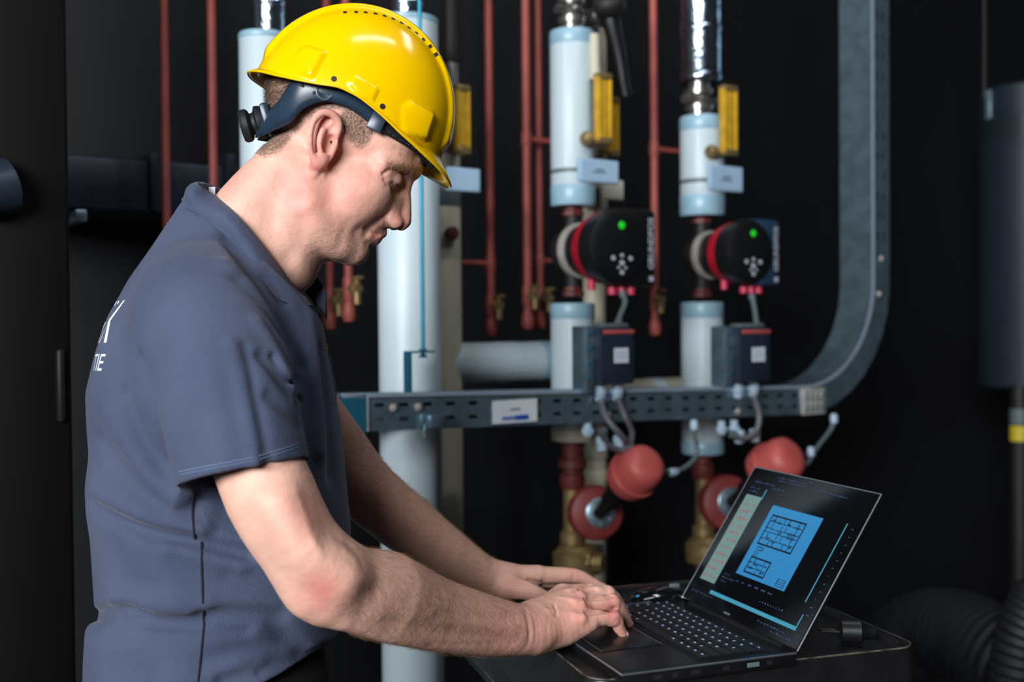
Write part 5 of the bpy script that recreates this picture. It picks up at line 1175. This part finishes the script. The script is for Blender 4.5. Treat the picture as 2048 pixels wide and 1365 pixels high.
# neck opening: the cloth ends under the collar
def opening(q): return (-((q-TS(376, 381))@nrm(TS.r*0.715+ZZ*0.70))).astype(np.float32)
def hem_cut(q): return (-((q-TS(460, 1378, 190))@nrm(TS.r*0.24-ZZ*0.97))).astype(np.float32)
SH_.ops.append((hem_cut, np.array([-9.0]*3), np.array([9.0]*3), 's', 0.004))
SH_.ops.append((opening, np.array([-9.0]*3), np.array([9.0]*3), 's', 0.004))
_t = time.time(); sv, sf = SH_.mesh(0.0023, 36); sv = relax(sv, sf, 2, 0.5); print('shirt verts', len(sv), time.time()-_t)
sme = np_mesh('shirt', sv, sf); shirt = link('shirt', sme, M_shirt, person, False); sme.polygons.foreach_set('use_smooth', np.ones(len(sf), bool))
SBVH = BVHTree.FromPolygons([Vector(v) for v in sv.tolist()], sf.tolist())
def hit(px, py):
    d = Vector(ray(px, py)).normalized(); h = SBVH.ray_cast(Vector(CAM), d); return h
def on_shirt(pts, r, name, m, sub=5, lift=0.0004):
    out = []
    for (x, y) in spline([(a, b, 0) for a, b in pts], sub)[:, :2]:
        h = hit(x, y)
        if h[0] is not None: out.append(np.array(h[0])+np.array(h[1])*lift)
    if len(out) > 1: return MB().tube(np.array(out), r, 6, 1).build(name, m, shirt)
on_shirt([(386, 978), (385, 1030), (390, 1078)], 0.0013, 'side_seam', M_seam); on_shirt([(403, 1084), (404, 1150), (407, 1235), (408, 1250), (404, 1290), (396, 1364)], 0.0013, 'side_seam', M_seam)
on_shirt([(358, 944), (430, 930), (520, 912), (610, 884)], 0.0006, 'hem_stitch', M_stitch); on_shirt([(360, 950), (432, 936), (522, 918), (612, 890)], 0.0005, 'hem_stitch', M_stitch)
# collar: a folded band around the neck
BBVH = BVHTree.FromPolygons([Vector(v) for v in bv.tolist()], bf.tolist())
def on_body(x, y, c):
    h = BBVH.ray_cast(Vector(CAM), Vector(ray(x, y)).normalized()); q = TS(x, y, c)
    if h[0] is None: return q
    p = CAM+ray(x, y)*((h[0][1]-0.007)/ray(x, y)[1]); return p if c > 30 and abs(p[1]-q[1]) < 0.07 else q
CUp = [on_body(x, y, c) for x, y, c in CU]
def collar(side, up_, lo_, name):
    u = spline(up_, 6); l = spline(lo_, 6); n = len(u); mb = MB(); vs = []; K = 8
    for i in range(n):
        nn_ = nrm(TS.c*side*0.8-TS.r*0.4+ZZ*0.35)
        rowp = [u[i]-ZZ*0.034-nn_*0.006, u[i]-nn_*0.0045]
        for k in range(K+1):
            t = k/K; rowp.append(u[i]+(l[i]-u[i])*t+nn_*0.009*math.sin(math.pi*min(1, t*1.05+0.08)))
        rowp.append(l[i]-nn_*0.0035); vs += rowp
    m_ = K+4; fs = [(i*m_+k, (i+1)*m_+k, (i+1)*m_+k+1, i*m_+k+1) for i in range(n-1) for k in range(m_-1)]
    o = mb.raw(vs, fs).build(name, M_shirt, shirt); md = o.modifiers.new('thickness', 'SOLIDIFY'); md.thickness = 0.0016; md.offset = 0; return o
collar(1, CUp, CLp, 'collar')
CUf = [(398, 366, 0), (412, 368, 40), (450, 384, 80), (500, 424, 100), (556, 480, 100), (600, 524, 84), (632, 556, 62), (648, 584, 42)]
CLf = [(364, 398, 0), (380, 405, 48), (430, 430, 92), (490, 480, 122), (560, 540, 124), (606, 580, 104), (634, 616, 80), (640, 640, 50)]
collar(-1, [TS(x, y, -c) for x, y, c in CUf], [TS(x, y, -c) for x, y, c in CLf], 'collar')
MB().box(TS(424, 382, -36), TS.r, TS.c, ZZ, 0.004, 0.001, 0.005).build('neck_label', M_labelw, shirt)
# print on the back, wrapped onto the cloth
def wrap(txt, size, z_px, x_end, name, shear=0.0, squeeze=1.0):
    best = None
    for phi in np.linspace(0.05, 1.2, 60):
        zz_ = tl(200, z_px)[1]; L_, R_, Wd = np.interp(zz_, zf, lf), np.interp(zz_, zf, rf_), np.interp(zz_, zf, wf); ha = (R_-L_)/2
        x = proj(TS.O+TS.r*((L_+R_)/2-ha*math.cos(phi))+TS.c*Wd*math.sin(phi)+ZZ*zz_)[0]
        if best is None or abs(x-x_end) < best[0]: best = (abs(x-x_end), phi)
    phi_end = best[1]; print('wrap', txt, phi_end)
    vs, fs = text_mesh(txt, size, shear, size*0.002)
    if not len(vs): return
    xm = vs[:, 0].max(); out = []
    for v in vs:
        zz_ = tl(200, z_px)[1]+v[1]; L_, R_, Wd = np.interp(zz_, zf, lf), np.interp(zz_, zf, rf_), np.interp(zz_, zf, wf); ha = (R_-L_)/2
        ph = phi_end+(v[0]-xm)*squeeze/Wd; p = TS.O+TS.r*((L_+R_)/2-ha*math.cos(ph)*1.02)+TS.c*Wd*math.sin(ph)*1.02+ZZ*zz_
        h = SBVH.find_nearest(Vector(p)); out.append(np.array(h[0])+np.array(h[1])*0.0007)
    MB().raw(out, fs).build(name, M_print, shirt, False)
wrap('UK', 0.074, 650, 236, 'back_print', 0.2, 0.62); wrap('TIE', 0.028, 724, 216, 'back_print', 0.0, 1.0)
for k in range(4):
    h = hit(652+k*1.6, 690+k*7)
    if h[0] is not None: MB().box(np.array(h[0])+np.array(h[1])*0.0006, TS.r, TS.c, ZZ, 0.0012, 0.0012, 0.0016).build('chest_emblem', M_yellab, shirt)
# trousers and shoes
TR = Field(); hipN, hipF = TS.O+TS.c*0.08, TS.O-TS.c*0.08
def tz(p, z, da=0.0): return np.array([p[0], p[1], z])+TS.r*da
TR.ell(tz(TS.O, 0.94, -0.005), (TS.r, TS.c, ZZ), (0.146, 0.138, 0.11), 0.03)
for hp in (hipN, hipF): TR.chain(np.array([tz(hp, 0.88), tz(hp, 0.52, 0.02), tz(hp, 0.50, 0.02), tz(hp, 0.06, -0.02)]), [0.072, 0.066, 0.064, 0.056], 0.03)
tv_, tf_ = TR.mesh(0.006, 20); tv_ = relax(tv_, tf_, 1); tm = np_mesh('trousers', tv_, tf_); link('trousers', tm, M_trouser, person, False)
for hp in (hipN, hipF):
    SHO = Field(); SHO.chain(np.array([tz(hp, 0.045, -0.05), tz(hp, 0.045, 0.06), tz(hp, 0.036, 0.17)]), [0.042, 0.042, 0.034], 0.01); a_, b_ = SHO.mesh(0.005, 16); a_[:, 2] = np.maximum(a_[:, 2], 0.001)
    link('shoe', np_mesh('shoe', a_, b_), M_shoe, person, False)

# ================================================================== hard hat
hat = thing('hard_hat', 'glossy yellow hard hat with dark blue headband on the man\'s head', 'hard hat', HD(705, 235))
gf, gu = dirpx(HD, 0.892, 0.452), dirpx(HD, 0.452, -0.892); HO = HD(703, 233)
def hp_(f, u, c): return HO+(gf*f+gu*u+hc*c)*hs
AF, AU, AC = 199.0, 216.0, 152.0
_rp = []
for (x, y) in ((560, 148), (600, 158), (640, 166), (680, 171), (720, 191), (760, 223), (800, 259), (840, 288), (872, 310)):
    c = 120.0
    for _ in range(6):
        q = (HD(x, y, c)-HO)/hs; f_ = float(q@gf); c = AC*math.sqrt(max(0.02, 1-((f_+3)/AF)**2))
    _rp.append((f_, float(q@gu)))
_rp.sort(); print('rim', _rp)
_rx = [-205]+[a for a, b in _rp]+[205]; _ry = [-6]+[b for a, b in _rp]+[2]
_kern = np.hanning(31); _kern /= _kern.sum(); _gx = np.linspace(-205, 205, 300); _gy = np.convolve(np.pad(np.interp(_gx, _rx, _ry), 15, 'edge'), _kern, 'valid')
def rim_u(th): return float(np.interp(AF*math.cos(th)-3, _gx, _gy))
POCK = [((800, 212), (822, 200), (868, 226), (852, 282), (800, 268)), ((578, 112), (612, 90), (656, 104), (626, 160), (572, 140)), ((696, 166), (708, 149), (760, 179), (746, 204), (716, 190))]
def inpoly(poly, x, y):                             # signed distance, positive inside (convex, clockwise in picture)
    d = 1e9; n = len(poly)
    for i in range(n):
        (ax_, ay_), (bx, by) = poly[i], poly[(i+1) % n]; L = math.hypot(bx-ax_, by-ay_); d = min(d, ((bx-ax_)*(y-ay_)-(by-ay_)*(x-ax_))/L)
    return d
def pockd(x, y):
    h = 0.0
    d = inpoly(POCK[0], x, y); h += 13*min(1, max(0, d)/7)*max(0, min(1, (x-796)/60)) if d > 0 else 0
    d = inpoly(POCK[1], x, y); h += 7*min(1, max(0, d)/6)*max(0, min(1, (x-575)/45)) if d > 0 else 0
    d = inpoly(POCK[2], x, y); h += 4*min(1, max(0, d)/2.5) if d > 0 else 0
    return h
NT, NP = 288, 84; vs = []; fs = []
prof = [(1.0, 0.0), (0.72, 0.0), (0.36, 0.0), (0.0, 0.0)]
for i in range(NT):
    th = 2*math.pi*i/NT; ct, st = math.cos(th), math.sin(th); ur = rim_u(th); ph0 = math.asin(ur/AU); rf0 = math.cos(ph0)
    fr = max(0, ct)**3; bk = max(0, -ct)**3; w = 7+38*fr+9*bk; dr = 2+34*fr+12*bk
    for k, (t, _) in enumerate(prof[:-1]):
        ww = w*t; dd = dr*t**1.25
        vs.append((ct*(AF*rf0+ww)-3, ur-dd, st*(AC*rf0+ww*0.9)))
    for j in range(NP):
        ph = ph0+(math.pi/2-ph0)*(j/(NP-1))**1.0; f, u, c = AF*math.cos(ph)*ct-3, AU*math.sin(ph), AC*math.cos(ph)*st
        vs.append((f, u, c))
vs = np.array(vs)
# crest and pockets pushed out along the dome normal
nn = np.stack([(vs[:, 0]+3)/AF**2, vs[:, 1]/AU**2, vs[:, 2]/AC**2], 1); nn /= np.linalg.norm(nn, axis=1)[:, None]
isd = (np.arange(len(vs)) % (NP+3)) >= 3
crest = 8*(1-sstep(42, 48, np.abs(vs[:, 2])))*sstep(12, 40, vs[:, 1])
wn = HO+(np.outer(vs[:, 0], gf)+np.outer(vs[:, 1], gu)+np.outer(np.abs(vs[:, 2]), hc))*hs; ppx, ppy = projn(wn)
pk = np.array([pockd(x, y) if d and abs(c) > 50 else 0.0 for x, y, d, c in zip(ppx, ppy, isd, vs[:, 2])])
vs = vs+nn*(crest*isd+pk)[:, None]
wv = HO+(np.outer(vs[:, 0], gf)+np.outer(vs[:, 1], gu)+np.outer(vs[:, 2], hc))*hs; M_ = NP+3
fs = [(i*M_+k, ((i+1) % NT)*M_+k, ((i+1) % NT)*M_+k+1, i*M_+k+1) for i in range(NT) for k in range(M_-1)]
hm = np_mesh('shell', wv, np.array(fs)); shell = link('shell', hm, M_hat, hat, False)
try: hm.set_sharp_from_angle(angle=math.radians(60))
except Exception: pass
md = shell.modifiers.new('thickness', 'SOLIDIFY'); md.thickness = 0.0026; md.offset = 1.0
HB = BVHTree.FromPolygons([Vector(v) for v in wv.tolist()], fs)
def hat_hit(px, py): return HB.ray_cast(Vector(CAM), Vector(ray(px, py)).normalized())
for (x, y) in ((690, 23), (712, 22.5), (731, 23), (751, 25.5), (769, 30), (786, 36), (803, 44), (818, 53.5), (833, 64), (847, 77), (860, 91), (872, 107)):
    h = hat_hit(x, y+2)
    if h[0] is None: continue
    q, n_ = np.array(h[0]), np.array(h[1]); n_ = n_ if n_@hc > 0 or n_@ZZ > 0 else -n_
    tg = nrm(np.cross(n_, hc)); MB().box(q+n_*0.0001, tg, np.cross(n_, tg), n_, 0.0022, 0.0026, 0.0006).build('vent_slot', M_hatdark, shell)
    qm = HD.mir(q); nm = n_-2*(n_@hc)*hc; MB().box(qm+nm*0.0001, tg, np.cross(nm, tg), nm, 0.0022, 0.0026, 0.0006).build('vent_slot', M_hatdark, shell)
for (x, y) in ((668, 158), (765, 213)):
    h = hat_hit(x, y); q, n_ = np.array(h[0]), np.array(h[1]); n_ = n_ if n_@hc > 0 else -n_
    MB().lathe(q-n_*0.0004, n_, [(0, 0.0036), (0.0009, 0.0036)], 16).build('side_hole', M_hatdark, shell)
# headband strip
def band(up, lo, name, m, th=0.0022, sub=6, bulge=0.004):
    u = spline([HD(*p) for p in up], sub); l = spline([HD(*p) for p in lo], sub); mb = MB(); K = 5; vv = []
    for a, b in zip(u, l):
        for k in range(K+1):
            t = k/K; q = a+(b-a)*t; vv.append(q+nrm(q-HO-gu*((q-HO)@gu))*bulge*math.sin(math.pi*t))
    n = len(u); o = mb.raw(vv, [(i*(K+1)+k, (i+1)*(K+1)+k, (i+1)*(K+1)+k+1, i*(K+1)+k+1) for i in range(n-1) for k in range(K)]).build(name, m, hat)
    md = o.modifiers.new('thickness', 'SOLIDIFY'); md.thickness = th; md.offset = 0; return o
BU = [(534, 222, 14), (545, 214, 40), (560, 200, 70), (582, 166, 98), (610, 146, 112), (650, 150, 118), (700, 165, 116), (740, 205, 110), (762, 232, 104)]
BL = [(512, 276, 14), (528, 270, 40), (548, 261, 66), (580, 246, 92), (602, 222, 108), (628, 208, 116), (660, 204, 119), (704, 220, 114), (744, 250, 104)]
bd = band(BU, BL, 'headband', M_band)
def mirrored(pts): return [HD.mir(HD(*p)) for p in pts]
uu, ll = spline(mirrored(BU), 6), spline(mirrored(BL), 6); mb = MB(); nq = len(uu)
mb.raw(list(uu)+list(ll), [(i, i+1, nq+i+1, nq+i) for i in range(nq-1)]).build('headband', M_band, hat).modifiers.new('thickness', 'SOLIDIFY').thickness = 0.002
PU = [(752, 226, 108), (780, 248, 98), (812, 272, 84), (842, 296, 60), (862, 316, 28), (870, 324, 0)]
PL = [(744, 250, 106), (772, 268, 98), (806, 288, 82), (836, 308, 58), (852, 328, 28), (858, 334, 0)]
pad = band(PU, PL, 'brow_pad', M_pad, 0.003)
PUm, PLm = [(x, y, -c) for x, y, c in PU[:-1]][::-1], [(x, y, -c) for x, y, c in PL[:-1]][::-1]
uu, ll = spline(mirrored(PU), 6), spline(mirrored(PL), 6); nq = len(uu)
MB().raw(list(uu)+list(ll), [(i, i+1, nq+i+1, nq+i) for i in range(nq-1)]).build('brow_pad', M_pad, hat).modifiers.new('thickness', 'SOLIDIFY').thickness = 0.003
dots = MB()
for i in range(26):
    for j in range(3):
        t = (i+0.5*(j % 2))/27; pu = spline(PU, 8); pl_ = spline(PL, 8); k = int(t*(len(pu)-1)); q = pu[k]+(pl_[k]-pu[k])*(0.35+0.22*j)
        w_ = HD(*q); dots.ball(w_+nrm(w_-HO-gu*((w_-HO)@gu))*0.0048, 0.00055, 6, 4)
dots.build('pad_dots', M_paddot, pad, kind='stuff')
cl_ = HD(754, 244, 112); MB().box(cl_, nrm(gf*0.95+hc*0.1), nrm(np.cross(hc, gf)), hc, 0.010, 0.012, 0.003, 0.002).build('band_clip', M_band, hat)
MB().lathe(HD(650, 184, 122), hc, [(0, 0.011), (0.0012, 0.011), (0.0016, 0.009), (0.0012, 0.008)], 20).build('band_disc', M_band, hat)
for (x, y) in ((604, 171), (628, 186)): MB().box(HD(x, y, 114 if x < 620 else 120), gf, nrm(np.cross(hc, gf)), hc, 0.005 if x < 620 else 0.0015, 0.0022, 0.003, 0.001).build('band_slot', M_pad, hat)
# ratchet knob
kd = nrm(HD(492, 250)-HD(535, 240)); kc = HD(530, 243)
MB().lathe(kc, kd, [(0, 0.020), (0.006, 0.022), (0.010, 0.022), (0.013, 0.015), (0.017, 0.014), (0.019, 0.019), (0.022, 0.0215), (0.028, 0.0215), (0.031, 0.019), (0.032, 0.012)], 30).build('ratchet_knob', M_pad, hat)
MB().box(kc-kd*0.004, kd, hc, np.cross(kd, hc), 0.006, 0.030, 0.019, 0.004).build('ratchet_housing', M_band, hat)
# inner suspension straps
for an in (0.5, 1.6, 2.6):
    pts = [hp_(150*math.cos(an)*math.cos(t)-5, 40+135*math.sin(t), 112*math.sin(an)*math.cos(t)) for t in np.linspace(0, math.pi, 13)]
    MB().tube(np.array(pts), 0.004, 6, 1).build('inner_strap', M_pad, hat)
